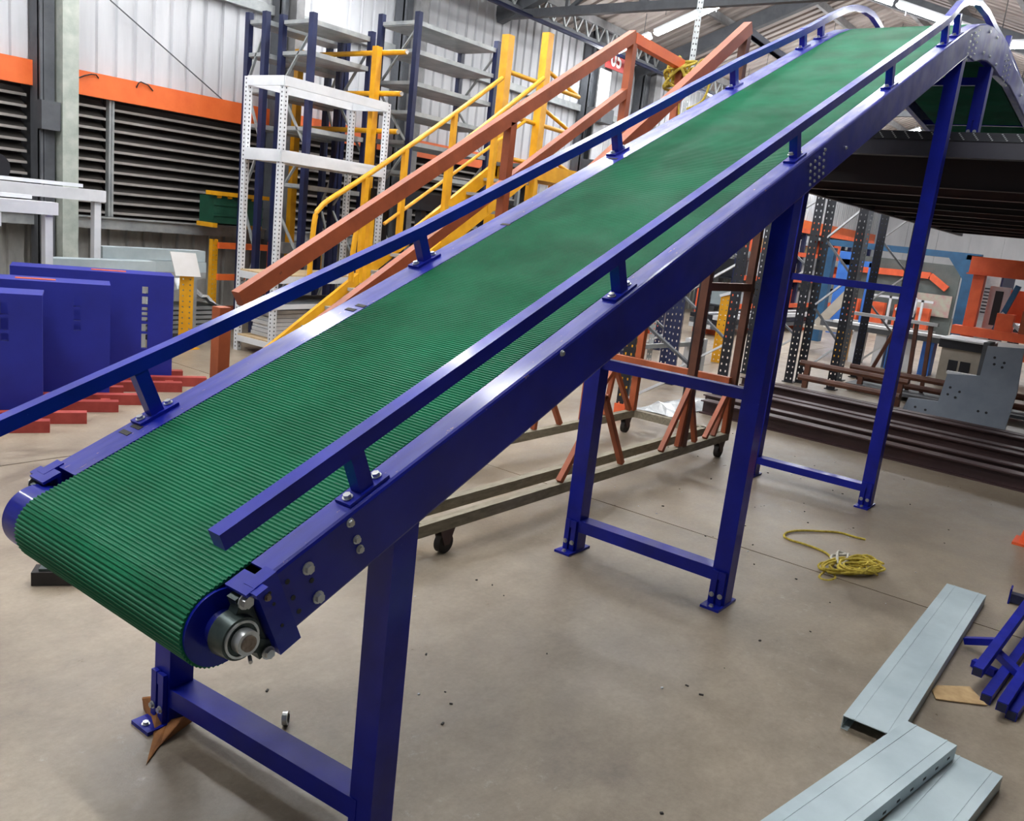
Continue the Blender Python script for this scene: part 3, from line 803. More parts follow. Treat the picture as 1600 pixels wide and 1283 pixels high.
# cross member and splayed struts on the base
ob((X1_ - .1, N1, .60), (X1_ - .1, N2 + .25, .60), .05, .06, 'cross_member', RUST)
def fan(apex, feet):
    for f in feet: ob(f, apex, .034, .034, 'strut', RUST)
fan((5.57, N1, .62), [(5.25, N1, .19), (5.50, N1, .19), (5.78, N1, .19)])
fan((4.40, N1, .66), [(4.02, N1, .19), (4.72, N1, .19)])
fan((6.28, N1, .56), [(5.95, N1, .19), (6.10, N1, .19), (6.30, N1, .19)])
fan((4.95, N2, .60), [(4.62, N2, .19), (4.92, N2, .19), (5.25, N2, .19)])
fan((5.95, N2, .58), [(5.55, N2, .19), (5.88, N2, .19), (6.28, N2, .19)])
for (x, y) in ((4.32, N1), (6.25, N1), (X0 + .5, N1), (6.25, N2), (4.3, N2), (X0 + .5, N2)):
    w_ = MB().cyl((x, y, .052), (0, 1, 0), .052, .035, 20).build('castor_wheel', RUBBER, fr, smooth=True)
    MB().prism([(x - .05, y - .025, .125), (x + .05, y - .025, .125), (x + .018, y - .025, .045), (x - .018, y - .025, .045)], (0, .006, 0)).build('castor_fork', DKBROWN, w_)
    MB().prism([(x - .05, y + .02, .125), (x + .05, y + .02, .125), (x + .018, y + .02, .045), (x - .018, y + .02, .045)], (0, .006, 0)).build('castor_fork', DKBROWN, w_)
# rope knotted round the top corner
kn = thing('knotted_rope', 'yellow rope knotted round the top corner of the orange stair frame', 'rope', (X1_ - .03, N2, 2.75))
g = random.Random(5); pts = []
for k in range(40):
    pts.append((X1_ - .03 + g.uniform(-.09, .09), N2 + g.uniform(-.10, .09), 2.86 + g.uniform(-.11, .11)))
MB().tube(spl(pts, 5), .011, 6).build('knot', ROPE, kn, smooth=True)
MB().tube(spl([(6.33, 2.0, 2.8), (6.33, 1.92, 2.95), (6.33, 1.85, 2.93), (6.33, 1.82, 2.8), (6.33, 1.86, 2.66), (6.33, 1.98, 2.60)], 6), .009, 6).build('loop', ROPE, kn, smooth=True)
MB().tube(spl([(6.33, 2.05, 2.78), (6.33, 2.06, 2.66), (6.33, 2.04, 2.55)], 6), .009, 6).build('tail', ROPE, kn, smooth=True)

# ================================================================== SLOTTED POSTS
def post_mb(foot, h, a=(0, -1, 0), w=.075, d=.06, hw=.014, hh=.018, pitch=.05, faces=2):
    """open C section with square holes in its front face and its near flank"""
    foot = A(*foot); a = nrm(a); back = np.cross(A(0, 0, 1), a) ; back = nrm(back)
    if back @ nrm(A(foot[0], foot[1], 0) - A(CAM[0], CAM[1], 0)) < 0: back = -back
    b = MB(); U = A(0, 0, 1)
    b.holed(foot - a * w / 2, a, U, w, h, (w * .25, w * .75), hw, hh, pitch)
    if faces > 1: b.holed(foot + a * w / 2, back, U, d, h, (d * .6,), hw * .8, hh, pitch)
    else: b.quad(foot + a * w / 2, back * d, U * h)
    b.quad(foot - a * w / 2, back * d, U * h)
    return b
# white bolted shelving unit
SB, SA, SD, SCc = A(5.43, 5.72), A(5.41, 6.25), A(6.9, 5.85), A(6.88, 6.38)
sh = thing('shelving_unit', 'white bolted-angle shelving unit with an open top frame and slotted posts', 'shelf', (6.15, 6.0, 0))
for c in (SB, SA, SD, SCc):
    d_ = nrm(np.append(SD - SB, 0)) 
    b = MB(); f = A(c[0], c[1], 0)
    b.holed(f - d_ * .0, d_, (0, 0, 1), .055, 2.70, (.028,), .014, .016, .04)
    s_ = A(-d_[1], d_[0], 0)
    b.holed(f, s_ if True else -s_, (0, 0, 1), .055, 2.70, (.028,), .014, .016, .04)
    b.mi = 1
    b.quad(f + d_ * .004 + s_ * .004, d_ * .05, (0, 0, 2.70)); b.quad(f + d_ * .004 + s_ * .004, s_ * .05, (0, 0, 2.70))
    o = b.build('slotted_post', [WHITE, DOTS], sh, fix=False)
def shelf_frame(z, h=.07, deck=None, nm='shelf_rail'):
    P = [A(c[0], c[1], z) for c in (SB, SD, SCc, SA)]
    for i in range(4): MB().bar(P[i], P[(i + 1) % 4], .02, h).build(nm, WHITE, sh)
    if deck is not None: MB().prism([p + A(0, 0, h / 2) for p in P], (0, 0, .014)).build('shelf_board', deck, sh)
shelf_frame(2.66, .09); shelf_frame(1.97, .10, WHITE); shelf_frame(.79, .07, DUST); shelf_frame(.52, .05, DKCOL); shelf_frame(.13, .06, DUST)
grp = 'white metal sheets stacked on the bottom shelf'
for k, od in enumerate(['lowest', 'second from the bottom', 'third from the bottom', 'middle one', 'third from the top', 'second from the top', 'topmost']):
    MB().b2((5.55 + .01 * (k % 3), 5.86, .176 + k * .042), (6.2 - .02 * (k % 2), 6.22, .213 + k * .042)).solo('metal_sheet', WHITE, 'white metal tray, %s of the stack on the shelving unit' % od, 'metal tray', grp)
# ---------------- navy shelving racks
def rack(x0, x1, yf, yr, ztop, levels, label, n_sh=None, deep=.055):
    e = thing('shelving_rack', label, 'rack', ((x0 + x1) / 2, (yf + yr) / 2, 0), 'tall navy shelving racks by the left wall')
    for x in (x0, x1):
        for y in (yf, yr):
            MB().b2((x - .03, y - .035, 0), (x + .03, y + .035, ztop)).build('upright', NAVY, e)
        n = 5; zs = zz(.3, ztop - .15, n)
        for i in range(n):
            ya, yb = (yf, yr) if i % 2 else (yr, yf)
            MB().bar((x, ya, zs[i]), (x, yb, zs[i + 1]), .016, .03, up=(1, 0, 0)).build('brace', GALVD, e)
        for z in (levels):
            MB().bar((x, yf, z - .02), (x, yr, z - .02), .03, .04).build('shelf_end', GALVD, e)
    for z in levels:
        b = MB(); b.b2((x0, yf - .01, z - .05), (x1, yr + .01, z)); 
        b.build('shelf', GALVD, e)
    return e
rack(7.62, 9.07, 6.2, 6.8, 3.82, [3.73, 3.42, 3.07, 2.74, 2.40, 2.05], 'tall navy rack with six grey shelves, right of the two yellow cross-arms')
rack(6.36, 7.20, 6.50, 7.0, 3.52, [3.46, 3.14, 2.72, 2.36, 2.05, 1.75], 'navy rack with grey shelves behind the white shelving unit, nearer the camera of the pair')
rack(6.20, 7.35, 7.08, 7.38, 3.52, [3.44, 3.1, 2.72, 2.35], 'navy rack with grey shelves squeezed against the white cladding behind another rack')
# dark decks beyond the racks
e = thing('work_platform', 'low black steel platform between the navy racks and the yellow stair', 'platform', (8.4, 5.5, 0))
MB().b2((7.0, 5.35, 1.62), (9.9, 6.12, 1.80)).build('deck', BLACK, e)
for (x, y) in ((7.1, 5.42), (7.1, 6.0), (9.8, 5.42), (9.8, 6.0)): MB().b2((x - .04, y - .04, 0), (x + .04, y + .04, 1.62)).build('leg', BLACK, e)
# ---------------- yellow cantilever stands
def cant(x, ys, zt, arms, label, w=.075, x_off=0.):
    e = thing('cantilever_stand', label, 'stand', (x, sum(ys) / len(ys), 0), 'yellow cantilever stands')
    for y in ys: MB().b2((x - .04, y - w / 2, 0), (x + .04, y + w / 2, zt)).build('column', YEL, e)
    for (ya, yb, z) in arms:
        a_ = MB().tube([(x + .07, ya, z), (x + .07, yb, z)], .028, 12).build('arm', YEL, e, smooth=True)
        MB().cyl((x + .07, yb, z), (0, 1, 0), .024, .02, 10).build('arm_tip', STEEL, a_, smooth=True)
    return e
cant(7.0, (6.18, 7.5), 3.31, [(7.6, 5.80, 3.26), (7.6, 5.83, 2.83), (7.6, 5.84, 2.43)], 'yellow stand of two square posts carrying three long round bars, behind white shelving')
e = thing('yellow_stand', 'pair of tall yellow square posts with braced tube arms, right of the navy racks', 'stand', (8.3, 5.2, 0), 'yellow cantilever stands')
for (q, xx) in (((795, 55), 7.55), ((857, 52), 8.24)):
    c = onY(*q, 5.12); MB().b2((c[0] - .05, 5.07, 0), (c[0] + .05, 5.17, c[2])).build('column', YEL, e)
MB().b2((8.85, 5.2, 0), (8.91, 5.26, 3.42)).build('column', YEL, e)
for z, z2 in ((3.22, 3.36), (2.76, 2.92), (2.3, 2.42)):
    p = A(9.5, 5.15, z)
    MB().tube([(7.95, 5.14, z + .02), p], .026, 10).build('arm', YEL, e, smooth=True)
    MB().tube([(8.9, 5.24, z2 + .06), p], .024, 10).build('brace_tube', YEL, e, smooth=True)
# ---------------- yellow stair
stair = thing('stair', 'yellow steel stair with grey treads and round handrails, rising to the right', 'stair', (6.2, 4.7, 0))
ya, yb = 4.95, 4.45
sl = .655
def zst(x): return .33 + (x - 4.82) * sl
for y in (ya, yb):
    MB().prism([(4.45, y - .02, zst(4.45) - .02), (7.75, y - .02, zst(7.75)), (7.75, y - .02, zst(7.75) - .17), (4.45, y - .02, max(zst(4.45) - .17, 0.0))], (0, .04, 0)).build('stringer', YEL, stair)
for k in range(12):
    x = 4.62 + k * .265; MB().b2((x - .01, yb + .02, zst(x) - .10), (x + .21, ya - .02, zst(x) - .07)).build('tread', GALVD, stair)
MB().b2((7.72, yb, zst(7.75) - .06), (8.9, ya, zst(7.75) - .02)).build('landing', DKCOL, stair)
for y in (ya, yb): MB().b2((7.72, y - .02, zst(7.75) - .17), (8.9, y + .02, zst(7.75))).build('landing_edge', YEL, stair)
for (x, y) in ((8.85, ya), (8.85, yb), (7.8, ya), (7.8, yb)): MB().b2((x - .03, y - .03, 0), (x + .03, y + .03, 2.1)).build('leg', YEL, stair)
MB().tube(spl([onY(483, 440, ya), onY(485, 405, ya), onY(492, 342, ya), onY(500, 325, ya), onY(516, 311, ya), onY(565, 280, ya), onY(640, 228, ya), onY(710, 178, ya), onY(785, 122, ya)], 5), .024, 10).build('handrail', YEL, stair, smooth=True)
MB().tube(spl([onY(548, 440, yb), onY(552, 390, yb), onY(560, 352, yb), onY(568, 338, yb), onY(580, 327, yb), onY(635, 285, yb), onY(702, 239, yb), onY(820, 146, yb), onY(850, 122, yb)], 5), .024, 10).build('handrail', YEL, stair, smooth=True)
for (q, r_, y) in (((572, 277), (550, 440), ya), ((634, 233), (622, 359), ya), ((711, 177), (697, 300), ya), ((580, 327), (560, 480), yb), ((702, 240), (690, 370), yb), ((776, 182), (760, 325), yb)):
    a_ = onY(*q, y); z0_ = zst(a_[0]) - .12
    MB().bar((a_[0], y, z0_), (a_[0], y, a_[2]), .05, .05).build('rail_post', YEL, stair)
for (q, r_, y) in (((600, 350), (820, 190), ya),):
    MB().tube([onY(*q, y), onY(*r_, y)], .018, 8).build('mid_rail', YEL, stair, smooth=True)
# tall slotted grey hanger
c = onY(1088, 50, 3.4)
e = post_mb((c[0], 3.4, 0), 5.35, a=(.5, -.86, 0), w=.06, d=.03, pitch=.06, hw=.012, hh=.02, faces=1)
e.solo('slotted_upright', GALVD, 'tall thin grey slotted upright seen behind the knotted rope', 'upright', base=(c[0], 3.4, 0))
# sign 05 on the wall column
c = onY(962, 92, YW - .42)
sg = thing('number_sign', 'red square sign reading 05 in white, high on the left wall', 'sign', (c[0], YW - .42, c[2] - .2))
MB().b2((c[0] - .33, YW - .44, c[2] - .20), (c[0] + .33, YW - .42, c[2] + .20)).build('board', REDS, sg)
cu = bpy.data.curves.new('numerals', 'FONT'); cu.body = '05'; cu.size = .36; cu.extrude = .004; cu.align_x = 'CENTER'; cu.align_y = 'CENTER'; cu.space_character = 1.05; cu.offset = .008
tt_ = bpy.data.objects.new('numerals', cu); COL.objects.link(tt_); cu.materials.append(WHITES)
bpy.context.view_layer.update()
nm_ = bpy.data.meshes.new_from_object(tt_.evaluated_get(bpy.context.evaluated_depsgraph_get())); bpy.data.objects.remove(tt_)
to = bpy.data.objects.new('numerals', nm_); COL.objects.link(to); to.parent = sg
to.location = (0, -.025, .17); to.rotation_euler = (math.pi / 2, 0, 0)
MB().b2((c[0] - .40, YW - .41, .05), (c[0] - .05, YW - .38, c[2] - .24)).solo('cladding_pier', WHITE, 'narrow white boxed-in pier below the red 05 sign', 'pier')
# ================================================================== LEFT SIDE
def pal(y0): pass
hd = nrm((.894, -.448, 0)); hn = A(-hd[1], hd[0], 0)     # panel direction (to the right) and away from the camera
PL = [((3.96, 5.09), 'rightmost of three upright blue steel panels, its slots showing bright', .86),
      ((3.23, 4.71), 'middle one of three upright blue steel panels by the left wall', .83),
      ((2.62, 4.41), 'leftmost of three upright blue steel panels, cut off by the frame', .80)]
for k, ((x, y), lab, h) in enumerate(PL):
    e = thing('sheet_metal_unit', lab, 'panel', (x, y, 0), 'blue steel panels on red skids')
    R0 = A(x, y, .06); L0 = R0 - hd * 1.15
    s0, s1, w_ = .20, .245, .0
    # face built round a column of slots
    def fb(u0, u1, z0, z1, m=PANELBLUE, nm='face_sheet', d=.05):
        return MB().prism([R0 - hd * u0 + A(0, 0, z0), R0 - hd * u1 + A(0, 0, z0), R0 - hd * u1 + A(0, 0, z1), R0 - hd * u0 + A(0, 0, z1)], hn * d).build(nm, m, e)
    hh = h - .06
    fb(0, .19, 0, hh); fb(.235, 1.15, 0, hh)
    zs_ = [(0, .22), (.34, .355), (.42, .44), (.475, .485), (.515, .525), (.555, .575), (.64, .66), (.72, hh)] if k == 0 else [(0, .45), (.50, .52), (.60, .62), (.70, hh)]
    for (a_, b_) in zs_: fb(.19, .235, a_, b_, nm='slot_bridge')
    MB().prism([R0 - hd * 0 + A(0, 0, hh), R0 - hd * 1.15 + A(0, 0, hh), R0 - hd * 1.15 + hn * .30 + A(0, 0, hh), R0 + hn * .30 + A(0, 0, hh)], (0, 0, .015)).build('top_flange', PANELBLUE, e)
    MB().prism([R0 - hd * .35 + hn * .1 + A(0, 0, hh + .015), R0 - hd * .6 + hn * .1 + A(0, 0, hh + .015), R0 - hd * .6 + hn * .14 + A(0, 0, hh + .015), R0 - hd * .35 + hn * .14 + A(0, 0, hh + .015)], (0, 0, .006)).build('orange_strip', ORA, e)
    s = thing('red_skid', 'red steel skid under the %s blue panel' % ('rightmost', 'middle', 'leftmost')[k], 'skid', (x, y, 0), 'red skids under the blue panels')
    for (off, u0, u1) in ((-.14, -.26, 1.25), (.12, -.10, 1.2), (-.36, -.05, .95)):
        MB().prism([A(x, y, .0) - hd * u0 + hn * (off), A(x, y, 0) - hd * u1 + hn * off, A(x, y, .075) - hd * u1 + hn * off, A(x, y, .075) - hd * u0 + hn * off], hn * .07).build('runner', REDP, s)
    for u in (.0, .45, .9): MB().prism([A(x, y, .0) - hd * u - hn * .30, A(x, y, 0) - hd * (u + .06) - hn * .30, A(x, y, .05) - hd * (u + .06) - hn * .30, A(x, y, .05) - hd * u - hn * .30], hn * .45).build('cross_bearer', REDP, s)
# grey channel frames behind, three in a row
for k, (yy, (xr, z1), lab) in enumerate(((6.6, (4.13, 1.47), 'rightmost of three pale grey goal-shaped steel frames behind the blue panels'),
                                        (6.0, (3.42, 1.35), 'middle one of three pale grey goal-shaped steel frames behind the blue panels'),
                                        (5.5, (2.78, 1.27), 'leftmost pale grey goal-shaped steel frame, mostly outside the photo'))):
    e = thing('goal_trestle', lab, 'steel frame', (xr - .6, yy, 0), 'pale grey goal-shaped frames')
    MB().chan((xr - 1.3, yy, z1 - .05), (xr + .03, yy, z1 - .05), .10, .12, up=(0, -1, 0)).build('top_channel', WHITE, e)
    MB().b2((xr - 1.1, yy + .06, z1 + .01), (xr - .12, yy + .16, z1 + .04)).build('upper_plate', WHITE, e)
    MB().b2((xr - .06, yy - .03, 0), (xr, yy + .04, z1 - .1)).build('post', WHITE, e); MB().b2((xr - 1.28, yy - .03, 0), (xr - 1.22, yy + .04, z1 - .1)).build('post', WHITE, e)
    if k < 2:
        bx, by, bz, bl = ((4.27, 6.78, .73, 1.1), (3.52, 6.2, .66, .95))[k]
        for q, od in enumerate(('lower', 'upper')):
            MB().b2((bx, by + .02 * q, bz + .112 * q), (bx + bl, by + .17, bz + .108 + .112 * q)).solo('grey_beam', GALV, '%s long grey steel beam stacked behind the %s blue panel' % (od, ('rightmost', 'middle')[k]), 'steel beam', 'long grey beams behind the blue panels')
        e2 = thing('trestle', 'low grey trestle under the long grey beams, behind the %s blue panel' % ('rightmost', 'middle')[k], 'trestle', (bx + .5, by, 0), 'low grey trestles')
        for u in (.05, bl - .15): MB().b2((bx + u, by, 0), (bx + u + .05, by + .17, bz - .06)).build('leg', GALVD, e2)
        MB().b2((bx, by, bz - .06), (bx + bl, by + .17, bz - .001)).build('top_rail', GALVD, e2)
# black machine hood at the very edge
c = onY(5, 262, 7.2); e = thing('machine_hood', 'black rounded hood cut off by the left edge of the photo', 'machine part', (c[0] - .1, 7.2, 0))
MB().cyl((c[0] - .1, 7.2, c[2]), (.1, -1, 0), .16, .18, 24, r2=.12).build('hood', BLACK, e, smooth=True); MB().b2((c[0] - .14, 7.25, 0), (c[0] - .06, 7.33, c[2])).build('stand', BLACK, e)
# yellow stand with a white board
e = thing('notice_stand', 'yellow slotted post carrying a tilted blank white board', 'sign stand', (4.92, 6.45, 0))
b = post_mb((4.94, 6.45, 0), .76, a=(.85, -.5, 0), w=.13, d=.09, hw=.014, hh=.014, pitch=.055)
b.build('slotted_post', YEL, e, fix=False)
MB().b2((4.84, 6.38, 0), (5.06, 6.54, .012)).build('foot_plate', YEL, e)
q = [onY(*a, 6.40) for a in ((266, 393), (306, 396), (314, 433), (275, 431))]
MB().prism(q, (.0, .012, .0)).build('board', WHITES, e)
# stacked plates under film, next to the yellow stand
e = thing('wrapped_plates', 'low stack of grey plates under crumpled clear film, right of the yellow notice stand', 'plate stack', (5.2, 7.18, 0))
for k in range(6): MB().b2((4.78 - .02 * (k % 2), 6.98, .06 + k * .05), (5.72 + .02 * (k % 3), 7.38, .095 + k * .05)).build('plate', GALVD, e)
for x in (4.85, 5.55): MB().b2((x, 7.0, 0), (x + .08, 7.36, .06)).build('bearer', BLACK, e)
g = random.Random(3); n = 14; vs = []
for i in range(n + 1):
    for j in range(7):
        r_ = math.sin(math.pi * i / n) * (.6 + .4 * math.sin(math.pi * j / 6))
        vs.append((4.78 + .9 * i / n + g.uniform(-.02, .02), 6.95 + .46 * j / 6, .36 + .34 * r_ * (1 if i < n * .7 else .75) + g.uniform(-.035, .035)))
b = MB(); b.add(vs, [(i * 7 + j, i * 7 + j + 1, (i + 1) * 7 + j + 1, (i + 1) * 7 + j) for i in range(n) for j in range(6)]); b.build('film', PLAST, e, label='crumpled clear plastic film')
# green box with yellow top rail on the ledge
e = thing('green_crate', 'dark green crate with a yellow top rail standing on the grey wall ledge', 'crate', (6.22, 7.62, 1.17))
MB().b2((5.92, 7.50, 1.22), (6.58, 7.78, 1.52)).build('body', GREENB, e)
MB().b2((5.85, 7.46, 1.53), (6.64, 7.56, 1.575)).build('top_rail', YEL, e)
for x in (5.98, 6.12, 6.28, 6.44): MB().cyl((x, 7.5, 1.52), (1, 0, 0), .02, .05, 8).build('hinge', YEL, e)
for x in (5.90, 6.50): MB().b2((x, 7.48, 1.17), (x + .06, 7.80, 1.22)).build('skid', YEL, e)
for z in (1.30, 1.42): MB().b2((5.915, 7.492, z), (6.585, 7.50, z + .01)).build('seam', GREENB, e)
# orange and yellow racking behind the shelving unit
e = thing('orange_rack', 'low orange and yellow rack bay against the wall below the green crate', 'rack', (6.8, 7.5, 0))
for x, m in ((5.92, YEL), (6.72, ORA), (7.45, YEL)):
    b = post_mb((x, 7.45, 0), 1.04, a=(1, 0, 0), w=.075, d=.06, pitch=.055, hw=.012, hh=.014); b.build('upright', m, e, fix=False, label='yellow upright' if m is YEL else 'orange upright')
for z in (.98, .62, .25): MB().b2((5.95, 7.42, z - .04), (7.45, 7.46, z + .03)).build('beam', ORA if z > .3 else RUST, e)
MB().b2((6.75, 7.30, .93), (7.5, 7.38, 1.06)).build('grey_rail', GALVD, e)

# ================================================================== PLATFORM (right) AND ITS RACKS
DKSTEELP = mat('platform_edge_paint', '2b2a33', '3a3943', rough=.4, scale=4)
mz = thing('mezzanine_platform', 'dark raised steel platform with rows of joists, right of the conveyor top', 'platform', (6.46, .4, 0))
MX0, MX1, MY0, MY1 = 6.46, 15.5, 1.58, -5.0
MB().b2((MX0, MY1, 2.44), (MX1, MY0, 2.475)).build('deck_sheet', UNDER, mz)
b = MB(); b.b2((MX0 - .01, MY1, 2.445), (MX0 + .02, .62, 2.50))
b.build('deck_edge', BLACK, mz)
dm = MB().b2((-.001, -.005, -.003), (.001, .005, .003)).mesh('grating_hole', GALVD)
pts_ = [(MX0 - .0115, .55 - .085 * k - .008 * j, 2.492 - .0095 * j) for k in range(20) for j in range(5)]
for p_ in pts_: place('grating_hole', dm, mz, p_)
MB().b2((MX0 - .002, MY1, 2.345), (MX0 + .05, .75, 2.443)).b2((MX0 - .03, MY1, 2.337), (MX0 + .06, .75, 2.344)).build('edge_beam', DKSTEELP, mz)
x = MX0 + .55; k = 0
while x < MX1:
    zb_ = 2.19
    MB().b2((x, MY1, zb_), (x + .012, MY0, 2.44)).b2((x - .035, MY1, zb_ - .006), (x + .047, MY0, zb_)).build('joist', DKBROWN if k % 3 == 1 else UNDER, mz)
    x += .85; k += 1
MB().b2((MX0, MY0, 2.17), (MX1, MY0 + .05, 2.44)).build('side_beam', BLACK, mz)
for x in (7.3, 11.8, 15.3):
    for y in (-2.6, -4.9): MB().b2((x, y, 0), (x + .12, y + .12, 2.2)).build('column', BLACK, mz)

# racking frames standing beside the platform: two slotted posts and bright zig-zag braces
def frame(xl, yl, xr_, yr_, zt, zt2, label, m=BLACK, n=6, w=.105, name='upright_rack', cat='rack frame', g='black slotted rack frames', foot=None, m2=None):
    e = thing(name, label, cat, ((xl + xr_) / 2, (yl + yr_) / 2, 0), g)
    for (x, y, z, mm) in ((xl, yl, zt, m), (xr_, yr_, zt2, m2 or m)):
        b = post_mb((x, y, .01), z - .01, a=(.25, -.97, 0), w=w, d=.07, pitch=.075, hw=.013, hh=.022); b.build('slotted_post', mm, e, fix=False)
        MB().b2((x - .03, y - .07, 0), (x + .09, y + .07, .012)).build('foot_plate', foot or m, e)
        if foot: MB().b2((x - .03, y - .055, .012), (x + .07, y + .055, .12)).build('foot_guard', foot, e)
    zs = zz(.15, min(zt, zt2) - .05, n)
    for i in range(n):
        (xa, ya), (xb, yb) = ((xl, yl), (xr_, yr_)) if i % 2 == 0 else ((xr_, yr_), (xl, yl))
        MB().bar((xa + .03, ya, zs[i]), (xb + .03, yb, zs[i + 1]), .022, .04, up=(1, 0, 0)).build('brace', DKCOL if i % 2 else WHITE, e)
    return e
frame(10.9, 2.95, 10.9, 2.37, 2.42, 2.36, 'black slotted rack frame just behind the middle right conveyor leg', n=5)
frame(11.05, 2.28, 11.0, 1.86, 2.36, 2.30, 'black slotted rack frame with a long bright brace, middle of the row by the platform', n=5)
e = thing('rack_post', 'lone grey slotted post between the black rack frames by the platform', 'rack post', (12.0, 2.05, 0), 'loose slotted posts')
post_mb((12.0, 2.07, 0), 2.42, a=(.25, -.97, 0), w=.09, d=.06, pitch=.06).build('slotted_post', DKCOL, e, fix=False); MB().b2((11.96, 2.0, 0), (12.1, 2.14, .012)).build('foot_plate', BLACK, e)
e = thing('rack_post', 'lone black slotted post beside a grey one by the platform', 'rack post', (12.6, 2.1, 0), 'loose slotted posts')
post_mb((12.6, 2.03, 0), 2.45, a=(.25, -.97, 0), w=.10, d=.07, pitch=.06).build('slotted_post', BLACK, e, fix=False); MB().b2((12.56, 1.96, 0), (12.7, 2.1, .012)).build('foot_plate', BLACK, e)
frame(13.2, 2.2, 13.2, 1.74, 2.46, 2.44, 'rack frame with one navy and one black slotted post, beside the far conveyor leg', m=NAVY, m2=BLACK, n=5)
frame(6.75, 2.42, 6.9, 1.86, 1.75, 1.9, 'black slotted rack frame on orange feet behind the orange stair frame', n=4, foot=ORF, w=.10)
frame(8.9, 3.05, 8.9, 2.42, 1.95, 2.0, 'navy slotted rack frame between the orange stair frame and the middle conveyor legs', m=NAVY, m2=BLACK, n=4)
frame(9.6, 4.1, 9.6, 3.5, 1.6, 1.8, 'navy slotted rack frame further back, below the raised belt', m=NAVY, n=4)
frame(11.5, 5.2, 11.5, 4.6, 1.6, 1.8, 'navy slotted rack frame with short bright braces, farthest below the raised belt', m=NAVY, n=4)
for (x, y, lab) in ((7.4, 2.75, 'ochre slotted post on the left, beside the black frame on orange feet'), (11.4, 3.6, 'ochre slotted post with a pale cap, left of the middle right conveyor leg')):
    e = thing('ochre_post', lab, 'rack post', (x, y, 0), 'ochre slotted posts')
    post_mb((x, y, 0), 1.0 if x < 9 else .95, a=(.3, -.95, 0), w=.13, d=.06, pitch=.07).build('slotted_post', YEL, e, fix=False)
    MB().box((x, y - .02, 1.0 if x < 9 else .97), (.05, .22, .04), (A(.9, .2, 0), nrm((-.2, .9, -.4)), A(0, .4, .9))).build('cap', WHITE, e)
# white slotted beam and white locker lying behind the stair frame
MB().bar((8.1, 3.7, .32), (9.6, 3.15, .42), .05, .05).solo('slotted_beam', GALVD, 'pale slotted beam spanning low behind the orange stair frame', 'beam')
MB().box((9.7, 3.15, .24), (.28, .16, .48)).solo('sheet_metal_box', WHITE, 'white sheet-metal box standing at the end of the pale slotted beam', 'box')
b = MB(); g = random.Random(8)
vs = [];
for i in range(9):
    for j in range(5): vs.append((7.2 + .12 * i + g.uniform(-.03, .03), 2.12 + .1 * j + g.uniform(-.03, .03), .01 + .09 * g.random() * (0 < i < 8) * (0 < j < 4)))
b.add(vs, [(i * 5 + j, i * 5 + j + 1, (i + 1) * 5 + j + 1, (i + 1) * 5 + j) for i in range(8) for j in range(4)])
b.solo('plastic_sheet', PLAST, 'crumpled white plastic sheet on the floor behind the orange stair frame', 'plastic sheet')

# clutter racks far left under the belt: orange ground beams with dark pipes
def stack(x0, y0, x1, y1, base_lab, n, lab, mats, z0=.0, h=.09):
    e = thing('ground_rack', base_lab, 'rack', ((x0 + x1) / 2, (y0 + y1) / 2, 0), 'orange ground racks')
    for t_ in (.08, .5, .92):
        x = x0 + (x1 - x0) * t_; y = y0 + (y1 - y0) * t_
        MB().b2((x - .05, y - .35, 0), (x + .05, y + .35, .12)).build('bearer', ORF, e)
        for s_ in (-.33, .33): MB().b2((x - .05, y + s_ - .04, .12), (x + .05, y + s_ + .04, .8)).build('stanchion', ORF, e)
    for k in range(n):
        yy = -.22 + .11 * (k % 5); z = .12 + h * (k // 5) + h / 2
        MB().bar((x0, y0 + yy, z), (x1, y1 + yy, z), .09, h * .85).solo('steel_bar', mats[k % len(mats)], lab % ('row %s from the floor, %s across' % (('first', 'second', 'third', 'fourth', 'fifth')[k // 5], ('nearest', 'second', 'middle', 'fourth', 'farthest')[k % 5])), 'steel bar', 'steel bars on the orange ground racks')
stack(10.0, 6.0, 13.6, 5.95, 'orange ground rack loaded with dark bars, nearer one below the raised belt', 20, 'bar on the nearer orange ground rack, %s', [BLACK, GALVD, BLACK, DKCOL])
stack(14.5, 5.3, 19.5, 5.2, 'orange ground rack loaded with bars, farther one seen between rack frames', 15, 'bar on the farther orange ground rack, %s', [DKCOL, WHITE, BLACK])
# ================================================================== LONG STEEL ON THE FLOOR (right)
grp = 'long dark red-brown beams on the floor'
def ibeam(p, q, w, h, m, lab):
    p = A(*p); q = A(*q); b = MB(); zt = p[2]
    b.bar(p + A(0, 0, h - .006), q + A(0, 0, h - .006), w, .012); b.bar(p + A(0, 0, .006), q + A(0, 0, .006), w, .012); b.bar(p + A(0, 0, h / 2), q + A(0, 0, h / 2), .012, h - .024)
    return b.solo('steel_beam', m, lab, 'steel beam', grp)
rows = [(7.80, 2.1, 7.60, -3.0, .14, .13, 'dark red-brown beam on the floor, nearest to the camera of the row'),
        (8.28, 2.3, 8.10, -3.2, .12, .10, 'dark red-brown beam on the floor, second nearest of the row'),
        (8.70, 2.0, 8.50, -3.2, .13, .13, 'dark red-brown beam on the floor, third nearest of the row'),
        (9.10, 2.5, 8.95, -3.2, .13, .10, 'dark red-brown beam on the floor, fourth nearest of the row'),
        (9.50, 2.3, 9.35, -3.4, .14, .14, 'dark red-brown beam on the floor, fifth nearest of the row'),
        (9.95, 2.6, 9.80, -3.4, .13, .10, 'dark red-brown beam on the floor, just before the grey stepped plate')]
for (xa, ya_, xb, yb_, w_, h_, lab) in rows: ibeam((xa, ya_, 0), (xb, yb_, 0), w_, h_, DKBROWN, lab)
